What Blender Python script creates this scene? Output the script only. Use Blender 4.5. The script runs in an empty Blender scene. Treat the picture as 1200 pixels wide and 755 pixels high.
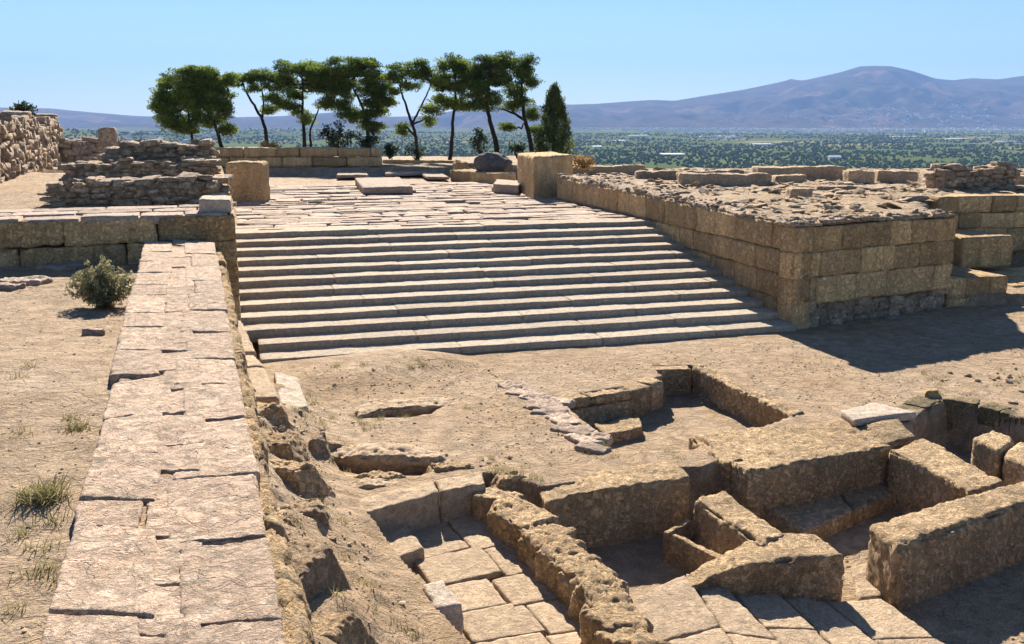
import bpy, math, random
import numpy as np
R = math.radians
S = bpy.context.scene
rng = np.random.default_rng(7)
random.seed(7)

# ------------------------------------------------------------------ camera, world, sun, exposure
F, PITCH, CH = 1166.0, R(11.52), 5.75          # focal length in photo pixels, downward tilt, eye height above the court
SUN_EL, SUN_AZ = 31.0, 8.0                     # the sun stands ahead of the viewer, a little to the left
cam_d = bpy.data.cameras.new('camera')
cam = bpy.data.objects.new('camera', cam_d)
S.collection.objects.link(cam)
cam_d.sensor_width = 36.0
cam_d.lens = 36.0 * F / 1200.0
cam_d.clip_start, cam_d.clip_end = 0.1, 90000.0
cam.location = (0, 0, CH)
cam.rotation_euler = (R(90) - PITCH, 0, 0)
S.camera = cam

W = bpy.data.worlds.new('World')
S.world = W
W.use_nodes = True
wn, wl = W.node_tree.nodes, W.node_tree.links
wn.clear()
w_out = wn.new('ShaderNodeOutputWorld')
w_bg = wn.new('ShaderNodeBackground')
w_sky = wn.new('ShaderNodeTexSky')
w_sky.sky_type = 'NISHITA'
w_sky.sun_disc = False
w_sky.sun_elevation = R(SUN_EL)
w_sky.sun_rotation = R(-SUN_AZ)
w_sky.altitude = 900
w_sky.air_density = 1.0
w_sky.dust_density = 0.0
w_sky.ozone_density = 6.0
w_bg.inputs['Strength'].default_value = 0.044
wl.new(w_sky.outputs[0], w_bg.inputs[0])
wl.new(w_bg.outputs[0], w_out.inputs[0])

sd = bpy.data.lights.new('sun', 'SUN')
sun = bpy.data.objects.new('sun', sd)
S.collection.objects.link(sun)
sd.energy = 5.0
sd.angle = R(0.5)
sd.color = (1.0, 0.90, 0.76)
sun.rotation_euler = (R(90 - SUN_EL), 0, R(180 + SUN_AZ))
sun.location = (0, 60, 60)

S.view_settings.view_transform = 'Standard'
S.view_settings.look = 'None'
S.view_settings.gamma = 1
S.view_settings.use_curve_mapping = False
S.view_settings.exposure = 1.56
S.render.engine = 'CYCLES'
S.cycles.max_bounces = 6
S.cycles.diffuse_bounces = 3
S.cycles.volume_bounces = 0
S.cycles.use_denoising = True

# ------------------------------------------------------------------ helpers
CP, SP_ = math.cos(PITCH), math.sin(PITCH)

def ray(u, v):
    a, b = (u - 600) / F, (377.5 - v) / F
    return np.array([a, CP + b * SP_, -SP_ + b * CP])

def at(u, v, z):
    """the point of height z that the photo shows at pixel u, v"""
    d = ray(u, v)
    p = d * ((z - CH) / d[2])
    return np.array([p[0], p[1], z])

def atY(u, v, Y):
    """the point at distance Y that the photo shows at pixel u, v"""
    d = ray(u, v)
    p = d * (Y / d[1])
    return np.array([p[0], Y, p[2] + CH])

TAB = rng.random((64, 64, 64)).astype(np.float32) * 2 - 1

def vnoise(p):
    i = np.floor(p).astype(np.int64)
    f = (p - i).astype(np.float32)
    f = f * f * (3 - 2 * f)
    i &= 63
    j = (i + 1) & 63
    x0, y0, z0, x1, y1, z1 = i[:, 0], i[:, 1], i[:, 2], j[:, 0], j[:, 1], j[:, 2]
    fx, fy, fz = f[:, 0], f[:, 1], f[:, 2]
    a = TAB[x0, y0, z0] * (1 - fx) + TAB[x1, y0, z0] * fx
    b = TAB[x0, y1, z0] * (1 - fx) + TAB[x1, y1, z0] * fx
    c = TAB[x0, y0, z1] * (1 - fx) + TAB[x1, y0, z1] * fx
    d = TAB[x0, y1, z1] * (1 - fx) + TAB[x1, y1, z1] * fx
    return (a * (1 - fy) + b * fy) * (1 - fz) + (c * (1 - fy) + d * fy) * fz

def fbm(p, scale=1.0, octv=4, gain=0.5):
    p = np.asarray(p, dtype=np.float64) * scale
    o, a, t = 0, 1.0, 0.0
    for k in range(octv):
        o = o + a * vnoise(p + 17.3 * k)
        t += a
        a *= gain
        p = p * 2.03
    return o / t

def fbm2(x, y, scale=1.0, octv=4, gain=0.5, seed=0.0):
    return fbm(np.stack([x, y, np.full_like(x, seed / scale + 0.37 / scale)], 1), scale, octv, gain)

def sstep(a, b, x):
    t = np.clip((x - a) / (b - a), 0, 1)
    return t * t * (3 - 2 * t)

def sdist(poly, x, y):
    """signed distance to a polygon, positive inside"""
    P = np.asarray(poly, dtype=float)[:, :2]
    ins = np.zeros(x.shape, bool)
    d2 = np.full(x.shape, 1e18)
    for k in range(len(P)):
        ax, ay = P[k]
        bx, by = P[(k + 1) % len(P)]
        ex, ey = bx - ax, by - ay
        t = np.clip(((x - ax) * ex + (y - ay) * ey) / (ex * ex + ey * ey + 1e-12), 0, 1)
        d2 = np.minimum(d2, (x - ax - t * ex) ** 2 + (y - ay - t * ey) ** 2)
        c = (ay > y) != (by > y)
        with np.errstate(divide='ignore', invalid='ignore'):
            xi = ax + (y - ay) * ex / (ey if abs(ey) > 1e-9 else 1e-9)
        ins ^= c & (x < xi)
    d = np.sqrt(d2)
    return np.where(ins, d, -d)

COL = S.collection
MATS = {}

class MB:
    """collects pieces and links them as ONE mesh object"""
    def __init__(s):
        s.v, s.q, s.t, s.c, s.n = [], [], [], [], 0
    def add(s, v, quads=None, tris=None, tone=0.5):
        s.v.append(np.asarray(v, dtype=np.float32))
        if quads is not None and len(quads):
            s.q.append(np.asarray(quads, dtype=np.int32) + s.n)
        if tris is not None and len(tris):
            s.t.append(np.asarray(tris, dtype=np.int32) + s.n)
        tn = np.full(len(v), tone, np.float32) if np.isscalar(tone) else np.asarray(tone, np.float32)
        s.c.append(tn)
        s.n += len(v)
    def build(s, name, mat, parent=None, smooth=True, mats=None):
        v = np.concatenate(s.v)
        q = np.concatenate(s.q) if s.q else np.zeros((0, 4), np.int32)
        t = np.concatenate(s.t) if s.t else np.zeros((0, 3), np.int32)
        me = bpy.data.meshes.new(name)
        me.vertices.add(len(v))
        me.vertices.foreach_set('co', v.ravel())
        me.loops.add(q.size + t.size)
        me.loops.foreach_set('vertex_index', np.concatenate([q.ravel(), t.ravel()]).astype(np.int32))
        me.polygons.add(len(q) + len(t))
        st = np.concatenate([np.arange(len(q)) * 4, q.size + np.arange(len(t)) * 3]).astype(np.int32)
        me.polygons.foreach_set('loop_start', st)
        me.polygons.foreach_set('use_smooth', np.full(len(st), smooth))
        a = me.attributes.new('tone', 'FLOAT', 'POINT')
        a.data.foreach_set('value', np.concatenate(s.c))
        me.update(calc_edges=True)
        me.validate()
        me.materials.append(mat)
        o = bpy.data.objects.new(name, me)
        COL.objects.link(o)
        if parent is not None:
            o.parent = parent
            o.location = -np.array(parent.location)
        return o

def thing(name, label, cat, loc=(0, 0, 0), group=None):
    o = bpy.data.objects.new(name, None)
    o.location = tuple(float(c) for c in loc)
    o.empty_display_size = 0.3
    COL.objects.link(o)
    return tag(o, label, cat, group)

def tag(o, label, cat, group=None):
    o['label'] = label
    o['category'] = cat
    o['kind'] = 'thing'
    if group:
        o['group'] = group
    return o

def kind(o, k):
    o['kind'] = k
    return o

# ---- boxes with worn edges
_GB = {}
def grid_box(nx, ny, nz):
    key = (nx, ny, nz)
    if key in _GB:
        return _GB[key]
    idx, verts, quads = {}, [], []
    def vid(i, j, k):
        t = (i, j, k)
        if t not in idx:
            idx[t] = len(verts)
            verts.append((2 * i / nx - 1, 2 * j / ny - 1, 2 * k / nz - 1))
        return idx[t]
    for i in range(nx):
        for j in range(ny):
            quads.append((vid(i, j, nz), vid(i + 1, j, nz), vid(i + 1, j + 1, nz), vid(i, j + 1, nz)))
            quads.append((vid(i, j, 0), vid(i, j + 1, 0), vid(i + 1, j + 1, 0), vid(i + 1, j, 0)))
    for i in range(nx):
        for k in range(nz):
            quads.append((vid(i, 0, k), vid(i + 1, 0, k), vid(i + 1, 0, k + 1), vid(i, 0, k + 1)))
            quads.append((vid(i, ny, k), vid(i, ny, k + 1), vid(i + 1, ny, k + 1), vid(i + 1, ny, k)))
    for j in range(ny):
        for k in range(nz):
            quads.append((vid(0, j, k), vid(0, j, k + 1), vid(0, j + 1, k + 1), vid(0, j + 1, k)))
            quads.append((vid(nx, j, k), vid(nx, j + 1, k), vid(nx, j + 1, k + 1), vid(nx, j, k + 1)))
    _GB[key] = (np.array(verts), np.array(quads))
    return _GB[key]

def hexa(mb, bot, top, r=0.05, amp=0.02, res=0.1, sc=3.0, tone=None, rough_top=0.0, octv=4, chunk=0.0, maxn=70):
    """a block with 4 bottom and 4 top corners, edges worn by r, faces roughened by noise of height amp"""
    bot = np.asarray(bot, float)
    top = np.asarray(top, float)
    Lx = .25 * sum(np.linalg.norm(b) for b in (bot[1] - bot[0], bot[2] - bot[3], top[1] - top[0], top[2] - top[3])) + 1e-6
    Ly = .25 * sum(np.linalg.norm(b) for b in (bot[3] - bot[0], bot[2] - bot[1], top[3] - top[0], top[2] - top[1])) + 1e-6
    Lx, Ly = Lx * 2 * .5, Ly * 2 * .5
    Lz = np.mean(np.linalg.norm(top - bot, axis=1)) + 1e-6
    n = [int(np.clip(round(L / res), 2, maxn)) for L in (Lx, Ly, Lz)]
    u, q = grid_box(*n)
    h = np.array([Lx, Ly, Lz]) / 2
    p = u * h
    r = min(r, *(h * .9))
    seedp = np.mean(np.concatenate([bot, top]), 0)
    rn = r
    lim = h - rn
    c = np.clip(p, -lim, lim)
    d = p - c
    dl = np.linalg.norm(d, axis=1, keepdims=True)
    nn = d / np.maximum(dl, 1e-9)
    p2 = c + nn * np.minimum(dl, rn)
    w = p2 / h
    def tri(w):
        a, b, g = (w[:, 0:1] + 1) / 2, (w[:, 1:2] + 1) / 2, (w[:, 2:3] + 1) / 2
        B = (bot[0] * (1 - a) + bot[1] * a) * (1 - b) + (bot[3] * (1 - a) + bot[2] * a) * b
        T = (top[0] * (1 - a) + top[1] * a) * (1 - b) + (top[3] * (1 - a) + top[2] * a) * b
        return B * (1 - g) + T * g
    X = tri(w)
    ax = (bot[1] - bot[0] + top[1] - top[0]); ax /= np.linalg.norm(ax) + 1e-9
    ay = (bot[3] - bot[0] + top[3] - top[0]); ay /= np.linalg.norm(ay) + 1e-9
    az = np.array([0, 0, 1.0])
    N = nn[:, 0:1] * ax + nn[:, 1:2] * ay + nn[:, 2:3] * az
    s = seedp * .37
    disp = amp * fbm(X + s, sc, octv) + amp * .45 * fbm(X - s, sc * 5.0, 3)
    if rough_top:
        disp = disp + rough_top * np.clip(nn[:, 2], 0, 1) * fbm(X + 5.1, sc * 1.7, octv)
    edge = 1 - np.max(np.abs(nn), axis=1)
    if chunk:
        nz = fbm(X + s * 2, 1.6, 3) + .7 * fbm(X + s * 3, 6.5, 3)
        disp = disp - chunk * np.clip(nz, 0, 1) * (0.35 + 2.6 * edge)
    X = X + N * disp[:, None]
    mb.add(X, quads=q, tone=rng.random() if tone is None else tone)

def run(mb, front, back, ztop, z0, r=.05, amp=.035, res=.04, sc=3.2, chunk=.15, wob=.05, rough=.03, tone=None, batter=.05, gapw=.0):
    """one continuous rough wall: front and back are the long top edges from left to right, ztop one height per section"""
    front, back = np.asarray(front, float)[:, :2], np.asarray(back, float)[:, :2]
    ns = len(front)
    ztop = np.broadcast_to(np.asarray(ztop, float), ns)
    mid = (front + back) / 2
    sl = np.r_[0, np.cumsum(np.linalg.norm(np.diff(mid, axis=0), axis=1))]
    Lx = sl[-1]
    Ly = np.mean(np.linalg.norm(front - back, axis=1))
    Lz = np.mean(ztop) - z0
    n = [int(np.clip(round(L / res), 3, 120)) for L in (Lx, Ly, Lz)]
    n[0] = int(np.clip(round(Lx / res), 3, 220))
    u, q = grid_box(*n)
    h = np.array([Lx, Ly, Lz]) / 2
    p = u * h
    rr = min(r, *(h * .9))
    c = np.clip(p, -(h - rr), h - rr)
    d = p - c
    dl = np.linalg.norm(d, axis=1, keepdims=True)
    nn = d / np.maximum(dl, 1e-9)
    w = (c + nn * np.minimum(dl, rr)) / h
    s_ = (w[:, 0] + 1) / 2 * Lx
    b = (w[:, 1] + 1) / 2
    g = (w[:, 2] + 1) / 2
    ip = lambda A: np.stack([np.interp(s_, sl, A[:, i]) for i in range(2)], 1)
    Fp, Bp = ip(front), ip(back)
    zt = np.interp(s_, sl, ztop)
    off = (Fp - Bp); off /= np.linalg.norm(off, axis=1, keepdims=True) + 1e-9
    xy = Fp * (1 - b)[:, None] + Bp * b[:, None] + off * ((1 - 2 * b) * batter * (1 - g))[:, None]
    X = np.c_[xy, z0 + (zt - z0) * g]
    tx = np.gradient(mid, axis=0); tx /= np.linalg.norm(tx, axis=1, keepdims=True) + 1e-9
    T = ip(tx)
    N = nn[:, 0:1] * np.c_[T, T[:, 0] * 0] + nn[:, 1:2] * np.c_[-off, T[:, 0] * 0] + nn[:, 2:3] * np.array([0, 0, 1.0])
    so = rng.random(3) * 30
    edge = 1 - np.max(np.abs(nn), axis=1)
    bed = fbm(X * [1, 1, 4.5] + so, 1.5, 4)
    rid = np.abs(fbm(X + so * 1.7, sc * .8, 4, .6))
    disp = wob * fbm(X + so, 1.1, 2) + amp * (.7 * bed - 1.5 * np.clip(.12 - rid, 0, 1) * 4 + .4 * fbm(X - so, sc * 3, 4, .6))
    disp = disp + rough * .6 * np.clip(nn[:, 2], 0, 1) * fbm(X + so * 2, 7.5, 4)
    nz = fbm(X + so * 2, 1.9, 3) + .8 * fbm(X + so * 3, 6.0, 3)
    disp = disp - chunk * np.clip(np.abs(nz) * 1.2 - .08, 0, 1) * (.05 + 2.0 * edge)
    mb.add(X + N * disp[:, None], quads=q, tone=np.clip(.5 + .7 * fbm(X + so, 1.3, 3), 0, 1) if tone is None else tone)

def prism4(mb, topxy, z1, z0, batter=0.0, **k):
    """block over a 4 corner outline; z1, z0 numbers or one per corner"""
    t = np.asarray(topxy, float)[:, :2]
    z1 = np.broadcast_to(z1, 4)
    z0 = np.broadcast_to(z0, 4)
    cen = t.mean(0)
    b = t + (t - cen) / np.linalg.norm(t - cen, axis=1, keepdims=True) * batter
    hexa(mb, np.c_[b, z0], np.c_[t, z1], **k)

def obox(mb, c, half, rot=0.0, tilt=(0, 0), **k):
    ca, sa = math.cos(rot), math.sin(rot)
    ex, ey = np.array([ca, sa, 0]), np.array([-sa, ca, 0])
    pts = []
    for z in (-1, 1):
        for x, y in ((-1, -1), (1, -1), (1, 1), (-1, 1)):
            p = np.array(c, float) + ex * x * half[0] + ey * y * half[1]
            p[2] += z * half[2] + tilt[0] * x * half[0] + tilt[1] * y * half[1]
            pts.append(p)
    hexa(mb, pts[:4], pts[4:], **k)

# ---- rocks
import bmesh
_ICO = {}
def ico(n):
    if n not in _ICO:
        b = bmesh.new()
        bmesh.ops.create_icosphere(b, subdivisions=n, radius=1)
        b.verts.ensure_lookup_table()
        _ICO[n] = (np.array([v.co[:] for v in b.verts]), np.array([[v.index for v in f.verts] for f in b.faces]))
        b.free()
    return _ICO[n]

def rock(mb, c, size, sub=3, cuts=7, rough=.12, rot=None, tone=None, seed=None):
    v, t = ico(sub)
    g = np.random.default_rng(int(rng.integers(1 << 30)) if seed is None else seed)
    o = g.random(3) * 40
    p = v * (1 + .28 * fbm(v * 1.1 + o, 1, 2))[:, None]
    for k in range(cuts):
        n = g.normal(size=3); n /= np.linalg.norm(n)
        dk = .52 + .3 * g.random()
        ex = np.maximum(p @ n - dk, 0)
        p = p - n * (ex * .92)[:, None]
    p = p * (1 + rough * fbm(p * 3 + o, 1, 4))[:, None]
    p = p * np.asarray(size, float)
    a = g.random() * 6.28 if rot is None else rot
    ca, sa = math.cos(a), math.sin(a)
    p = np.c_[p[:, 0] * ca - p[:, 1] * sa, p[:, 0] * sa + p[:, 1] * ca, p[:, 2]]
    mb.add(p + np.asarray(c, float), tris=t, tone=g.random() if tone is None else tone)

_RL = None
def pebbles(mb, pts, sizes, flat=.6):
    """many small low rocks, vectorised"""
    global _RL
    if _RL is None:
        _RL = []
        for k in range(14):
            m = MB(); rock(m, (0, 0, 0), (1, 1, 1), sub=1 if k < 7 else 3, cuts=10, rough=.16, seed=900 + k)
            _RL.append((m.v[0].astype(float), m.t[0]))
    which = rng.integers(0, 7, len(pts))
    big = np.asarray(sizes) > .09
    which = which + 7 * big
    for k in range(14):
        s = np.where(which == k)[0]
        if not len(s):
            continue
        v, t = _RL[k]
        a = rng.random(len(s)) * 6.28
        sz = np.asarray(sizes)[s]
        sx, sy, sz_ = sz * (.7 + .6 * rng.random(len(s))), sz * (.7 + .6 * rng.random(len(s))), sz * flat * (.7 + .6 * rng.random(len(s)))
        ca, sa = np.cos(a), np.sin(a)
        X = v[None, :, 0] * sx[:, None]; Y = v[None, :, 1] * sy[:, None]; Z = v[None, :, 2] * sz_[:, None]
        tl = rng.normal(size=(len(s), 1)) * .25
        Pn = np.stack([X * ca[:, None] - Y * sa[:, None], X * sa[:, None] + Y * ca[:, None], Z + X * tl], 2) + np.asarray(pts)[s][:, None, :]
        T = t[None] + (np.arange(len(s)) * len(v))[:, None, None]
        mb.add(Pn.reshape(-1, 3), tris=T.reshape(-1, 3), tone=np.repeat(rng.random(len(s)), len(v)))

# ---- masonry
def ashlar(mb, p0, p1, z0, z1, thick, courses, lens=(.8, 1.5), res=.12, amp=.02, r=.02, side=1, gap=.003, prot=.02, ztop=None, sc=3.0, chunk=.02):
    """courses of cut blocks from p0 to p1; the outer face lies on the line, the thickness goes to the left (side=1) or the right"""
    p0, p1 = np.asarray(p0, float)[:2], np.asarray(p1, float)[:2]
    L = np.linalg.norm(p1 - p0)
    e = (p1 - p0) / L
    n = np.array([-e[1], e[0]]) * side
    tot = sum(courses)
    z = z0
    for ci, c in enumerate(courses):
        hz = (z1 - z0) * c / tot
        x = -rng.random() * lens[0] * .6
        while x < L - .02:
            w = lens[0] + rng.random() * (lens[1] - lens[0])
            a, b = max(x, 0), min(x + w, L)
            if L - b < lens[0] * .4:
                b = L
            if b - a > .12:
                pr = rng.random() * prot
                A, B = p0 + e * (a + gap) - n * pr, p0 + e * (b - gap) - n * pr
                zz1 = z + hz - gap + (rng.random() - .5) * .02
                zs = [zz1] * 4
                if ztop is not None and ci == len(courses) - 1:
                    ta, tb = ztop(a / L), ztop(b / L)
                    zs = [zz1 + ta, zz1 + tb, zz1 + tb, zz1 + ta]
                q = [A, B, B + n * thick, A + n * thick]
                if side < 0:
                    q = [q[1], q[0], q[3], q[2]]
                    zs = [zs[1], zs[0], zs[3], zs[2]]
                hexa(mb, [(*k, z + gap) for k in q], [(*k, s) for k, s in zip(q, zs)], r=r, amp=amp, res=res, sc=sc, chunk=chunk)
            x = b if b == L else x + w
        z += hz

def drywall(mb, p0, p1, z0, ztop, thick, rs=(.16, .32), hs=(.1, .2), lean=.08, res=.11, side=1, keep=1.0, core=.05):
    """rough dry laid angular stones in uneven, wandering courses; ztop(t) gives the top along the wall"""
    p0, p1 = np.asarray(p0, float)[:2], np.asarray(p1, float)[:2]
    L = np.linalg.norm(p1 - p0)
    e = (p1 - p0) / L
    n = np.array([-e[1], e[0]]) * side
    z = z0
    zmax = max(ztop(t) for t in np.linspace(0, 1, 41))
    ang = math.atan2(e[1], e[0])
    rows = max(1, int(thick / (rs[1] * 1.5)))
    g = rng
    if core:
        tt = np.linspace(0.01, .99, 12)
        fr = np.array([p0 + e * L * t + n * (core + lean * max(ztop(t) - z0, .1)) for t in tt])
        bk = np.array([p0 + e * L * t + n * thick for t in tt])
        zt_ = [max(ztop(t) - .04, z0 + .05) for t in tt]
        if side > 0:
            run(mb, fr, bk, zt_, z0 - .1, r=.05, amp=.06, res=.1, sc=4, chunk=.1, batter=lean * .5)
        else:
            run(mb, bk[::1], fr[::1], zt_, z0 - .1, r=.05, amp=.06, res=.1, sc=4, chunk=.1, batter=lean * .5)
    while z < zmax + .1:
        hb = hs[0] + g.random() * (hs[1] - hs[0])
        for ro in range(rows):
            x = -g.random() * .3
            ph = g.random() * 6
            while x < L:
                big = g.random()
                w = (rs[0] + (rs[1] - rs[0]) * big ** 1.6) * 2.0
                h = hb * (.72 + .75 * g.random())
                t = (x + w / 2) / L
                zz = z + .05 * math.sin(x * 1.7 + ph) + g.normal() * .02
                if 0 <= t <= 1 and zz + h * .4 < ztop(t) and g.random() < keep:
                    dn = thick * (ro + .5) / rows
                    c = p0 + e * (x + w / 2) + n * (dn + (z - z0) * lean + g.normal() * .04)
                    hx, hy, hz_ = w / 2 * 1.02, thick / rows * .62, h / 2
                    a = ang + g.normal() * .12
                    ca, sa = math.cos(a), math.sin(a)
                    ex, ey = np.array([ca, sa, 0]), np.array([-sa, ca, 0])
                    tl = g.normal(size=2) * .07
                    pts = []
                    for sz in (-1, 1):
                        for sx, sy in ((-1, -1), (1, -1), (1, 1), (-1, 1)):
                            q = np.array([c[0], c[1], zz + h / 2]) + ex * sx * hx * (.82 + .26 * g.random()) + ey * sy * hy * (.85 + .25 * g.random())
                            q[2] += sz * hz_ * (.78 + .4 * g.random()) + tl[0] * sx * hx + tl[1] * sy * hy
                            pts.append(q)
                    hexa(mb, pts[:4], pts[4:], r=.03, amp=.035, res=res, sc=4.5, octv=3, chunk=.05)
                x += w
        z += hb * .9

# ------------------------------------------------------------------ materials
def nd(nt, typ, **k):
    n = nt.nodes.new(typ)
    for a, b in k.items():
        if a == 'inp':
            for i, val in b.items():
                n.inputs[i].default_value = val
        else:
            setattr(n, a, b)
    return n

def stone_mat(name, base, alt, stain, fine=42.0, big=.7, bump=.5, bdist=.02, tone=.35, pits=.5, rough=.92, grain=.26, lichen=None, lichen2=None, streak=0.0, cracks=0.0):
    m = bpy.data.materials.new(name)
    m.use_nodes = True
    nt = m.node_tree
    nt.nodes.clear()
    L = nt.links.new
    out = nd(nt, 'ShaderNodeOutputMaterial')
    bs = nd(nt, 'ShaderNodeBsdfPrincipled', inp={'Roughness': rough, 'Specular IOR Level': .2})
    L(bs.outputs[0], out.inputs[0])
    tc = nd(nt, 'ShaderNodeTexCoord')
    co = tc.outputs['Object']
    def noise(scale, det=6, ro=.6, dist=0.0):
        n = nd(nt, 'ShaderNodeTexNoise', inp={'Scale': scale, 'Detail': det, 'Roughness': ro, 'Distortion': dist})
        L(co, n.inputs['Vector'])
        return n.outputs['Fac']
    def ramp(fac, p0, c0, p1, c1):
        r = nd(nt, 'ShaderNodeMapRange', inp={'From Min': p0, 'From Max': p1, 'To Min': c0, 'To Max': c1})
        L(fac, r.inputs['Value'])
        return r.outputs[0]
    def mix(f, a, b, bt='MIX'):
        x = nd(nt, 'ShaderNodeMix', data_type='RGBA', blend_type=bt)
        for s, i in ((f, 0), (a, 6), (b, 7)):
            if isinstance(s, (int, float)):
                x.inputs[i].default_value = s
            elif isinstance(s, tuple):
                x.inputs[i].default_value = (*s, 1)
            else:
                L(s, x.inputs[i])
        return x.outputs[2]
    def gray(v):
        c = nd(nt, 'ShaderNodeCombineColor')
        for i in range(3):
            L(v, c.inputs[i])
        return c.outputs[0]
    at_ = nd(nt, 'ShaderNodeAttribute', attribute_name='tone')
    n1 = noise(big, 7, .62, .4)
    n2 = noise(big * 5.3, 6, .65, .8)
    n3 = noise(fine, 5, .7)
    n4 = noise(fine * .33, 8, .68, 1.0)
    c = mix(ramp(n1, .38, 0, .64, 1), base, alt)
    c = mix(ramp(n2, .52, 0, .70, .75), c, stain)
    if lichen:
        n5 = noise(big * 9, 5, .6, .3)
        c = mix(ramp(n5, .60, 0, .68, .7), c, lichen)
    if lichen2:
        n8 = noise(big * 6.3, 7, .7, .5)
        c = mix(ramp(n8, .57, 0, .64, .75), c, lichen2)
    c = mix(1.0, c, gray(ramp(at_.outputs['Fac'], 0, 1 - tone * .5, 1, 1 + tone * .5)), 'MULTIPLY')
    c = mix(1.0, c, gray(ramp(n3, .36, 1 - grain, .64, 1 + grain)), 'MULTIPLY')
    c = mix(1.0, c, gray(ramp(n4, .30, 1 - pits, .44, 1)), 'MULTIPLY')
    n6 = noise(big * 14, 5, .7, .6)
    c = mix(1.0, c, gray(ramp(n6, .38, .84, .62, 1.18)), 'MULTIPLY')
    if streak:
        mp = nd(nt, 'ShaderNodeMapping', inp={'Scale': (1.5, 1.5, .35)})
        L(co, mp.inputs['Vector'])
        ns = nd(nt, 'ShaderNodeTexNoise', inp={'Scale': 1.6, 'Detail': 6, 'Roughness': .65})
        L(mp.outputs[0], ns.inputs['Vector'])
        c = mix(1.0, c, gray(ramp(ns.outputs['Fac'], .40, 1 - streak, .60, 1 + streak * .5)), 'MULTIPLY')
    hc = None
    if cracks:
        nw_ = nd(nt, 'ShaderNodeTexNoise', inp={'Scale': 3.0, 'Detail': 5})
        L(co, nw_.inputs['Vector'])
        mxv = nd(nt, 'ShaderNodeMix', data_type='RGBA', blend_type='LINEAR_LIGHT')
        mxv.inputs[0].default_value = .25
        L(co, mxv.inputs[6])
        L(nw_.outputs['Color'], mxv.inputs[7])
        vo = nd(nt, 'ShaderNodeTexVoronoi', feature='DISTANCE_TO_EDGE', inp={'Scale': 2.3})
        L(mxv.outputs[2], vo.inputs['Vector'])
        hc = ramp(vo.outputs['Distance'], 0, 0, .022, 1)
        gate = ramp(n1, .46, 0, .54, 1)
        ck = nd(nt, 'ShaderNodeMath', operation='MAXIMUM')
        L(hc, ck.inputs[0]); L(gate, ck.inputs[1])
        hc = ck.outputs[0]
        c = mix(cracks, c, mix(1.0, c, gray(ramp(hc, 0, .35, 1, 1)), 'MULTIPLY'))
    L(c, bs.inputs['Base Color'])
    h1 = nd(nt, 'ShaderNodeMath', operation='MULTIPLY_ADD', inp={1: .45})
    L(n3, h1.inputs[0])
    L(n4, h1.inputs[2])
    n7 = noise(big * 7.5, 7, .66, .5)
    cre = nd(nt, 'ShaderNodeMath', operation='SUBTRACT', inp={1: .5})
    L(n7, cre.inputs[0])
    cra = nd(nt, 'ShaderNodeMath', operation='ABSOLUTE')
    L(cre.outputs[0], cra.inputs[0])
    crs = ramp(cra.outputs[0], 0, 0, .06, 1)
    h2 = nd(nt, 'ShaderNodeMath', operation='MULTIPLY_ADD', inp={1: .55})
    L(crs, h2.inputs[0])
    L(h1.outputs[0], h2.inputs[2])
    if hc is not None:
        h3 = nd(nt, 'ShaderNodeMath', operation='MULTIPLY_ADD', inp={1: .8})
        L(hc, h3.inputs[0])
        L(h2.outputs[0], h3.inputs[2])
        h2 = h3
    bp = nd(nt, 'ShaderNodeBump', inp={'Strength': min(1.0, bump * 1.35), 'Distance': bdist * 2.6})
    L(h2.outputs[0], bp.inputs['Height'])
    L(bp.outputs[0], bs.inputs['Normal'])
    return m

PINK, TAN, OCH, GRY = (.40, .30, .225), (.42, .315, .21), (.36, .235, .11), (.30, .265, .22)
M_cap = stone_mat('worn_capstone_limestone', (.63, .455, .325), (.56, .42, .315), (.42, .335, .235), fine=70, bump=.75, bdist=.014, tone=.25, pits=.4, lichen=(.28, .245, .18), lichen2=(.66, .56, .44), cracks=.22)
M_mortar = stone_mat('wall_core_rubble', (.52, .37, .235), (.44, .325, .215), (.35, .265, .18), fine=60, bump=.8, bdist=.02, pits=.45)
M_step = stone_mat('worn_step_stone', (.46, .37, .275), (.42, .35, .27), (.34, .30, .22), fine=40, bump=.4, tone=.25, pits=.35)
M_ash = stone_mat('golden_ashlar_stone', (.72, .49, .24), (.63, .425, .21), (.48, .37, .25), fine=22, big=.9, bump=.6, bdist=.03, tone=.6, pits=.45, streak=.15)
M_rub = stone_mat('weathered_rubble_stone', (.55, .41, .285), (.47, .36, .26), (.36, .27, .195), fine=26, bump=.7, bdist=.03, tone=.5, pits=.4)
M_room = stone_mat('chamber_wall_stone', (.70, .495, .285), (.61, .43, .25), (.45, .32, .19), fine=38, big=.9, bump=.9, bdist=.035, tone=.4, pits=.4, lichen=(.30, .27, .19), lichen2=(.58, .47, .34), streak=.12)
M_slab = stone_mat('floor_slab_stone', (.46, .345, .23), (.42, .315, .215), (.36, .28, .19), fine=50, bump=.5, bdist=.012, tone=.3, pits=.35)
M_pave = stone_mat('landing_paving_stone', (.46, .35, .27), (.41, .315, .25), (.32, .255, .20), fine=30, bump=.5, tone=.45, pits=.4)
M_low = stone_mat('pale_ruin_stone', (.60, .44, .28), (.52, .39, .26), (.38, .31, .23), fine=24, big=.8, bump=.6, bdist=.03, tone=.4, pits=.4)
M_gray = stone_mat('gray_boulder_stone', (.22, .20, .18), (.18, .165, .15), (.27, .24, .21), fine=20, bump=.7, bdist=.04)
M_pale = stone_mat('pale_slab_stone', (.52, .43, .34), (.46, .38, .30), (.40, .34, .27), fine=50, bump=.5, bdist=.012, tone=.1, pits=.25)

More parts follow.
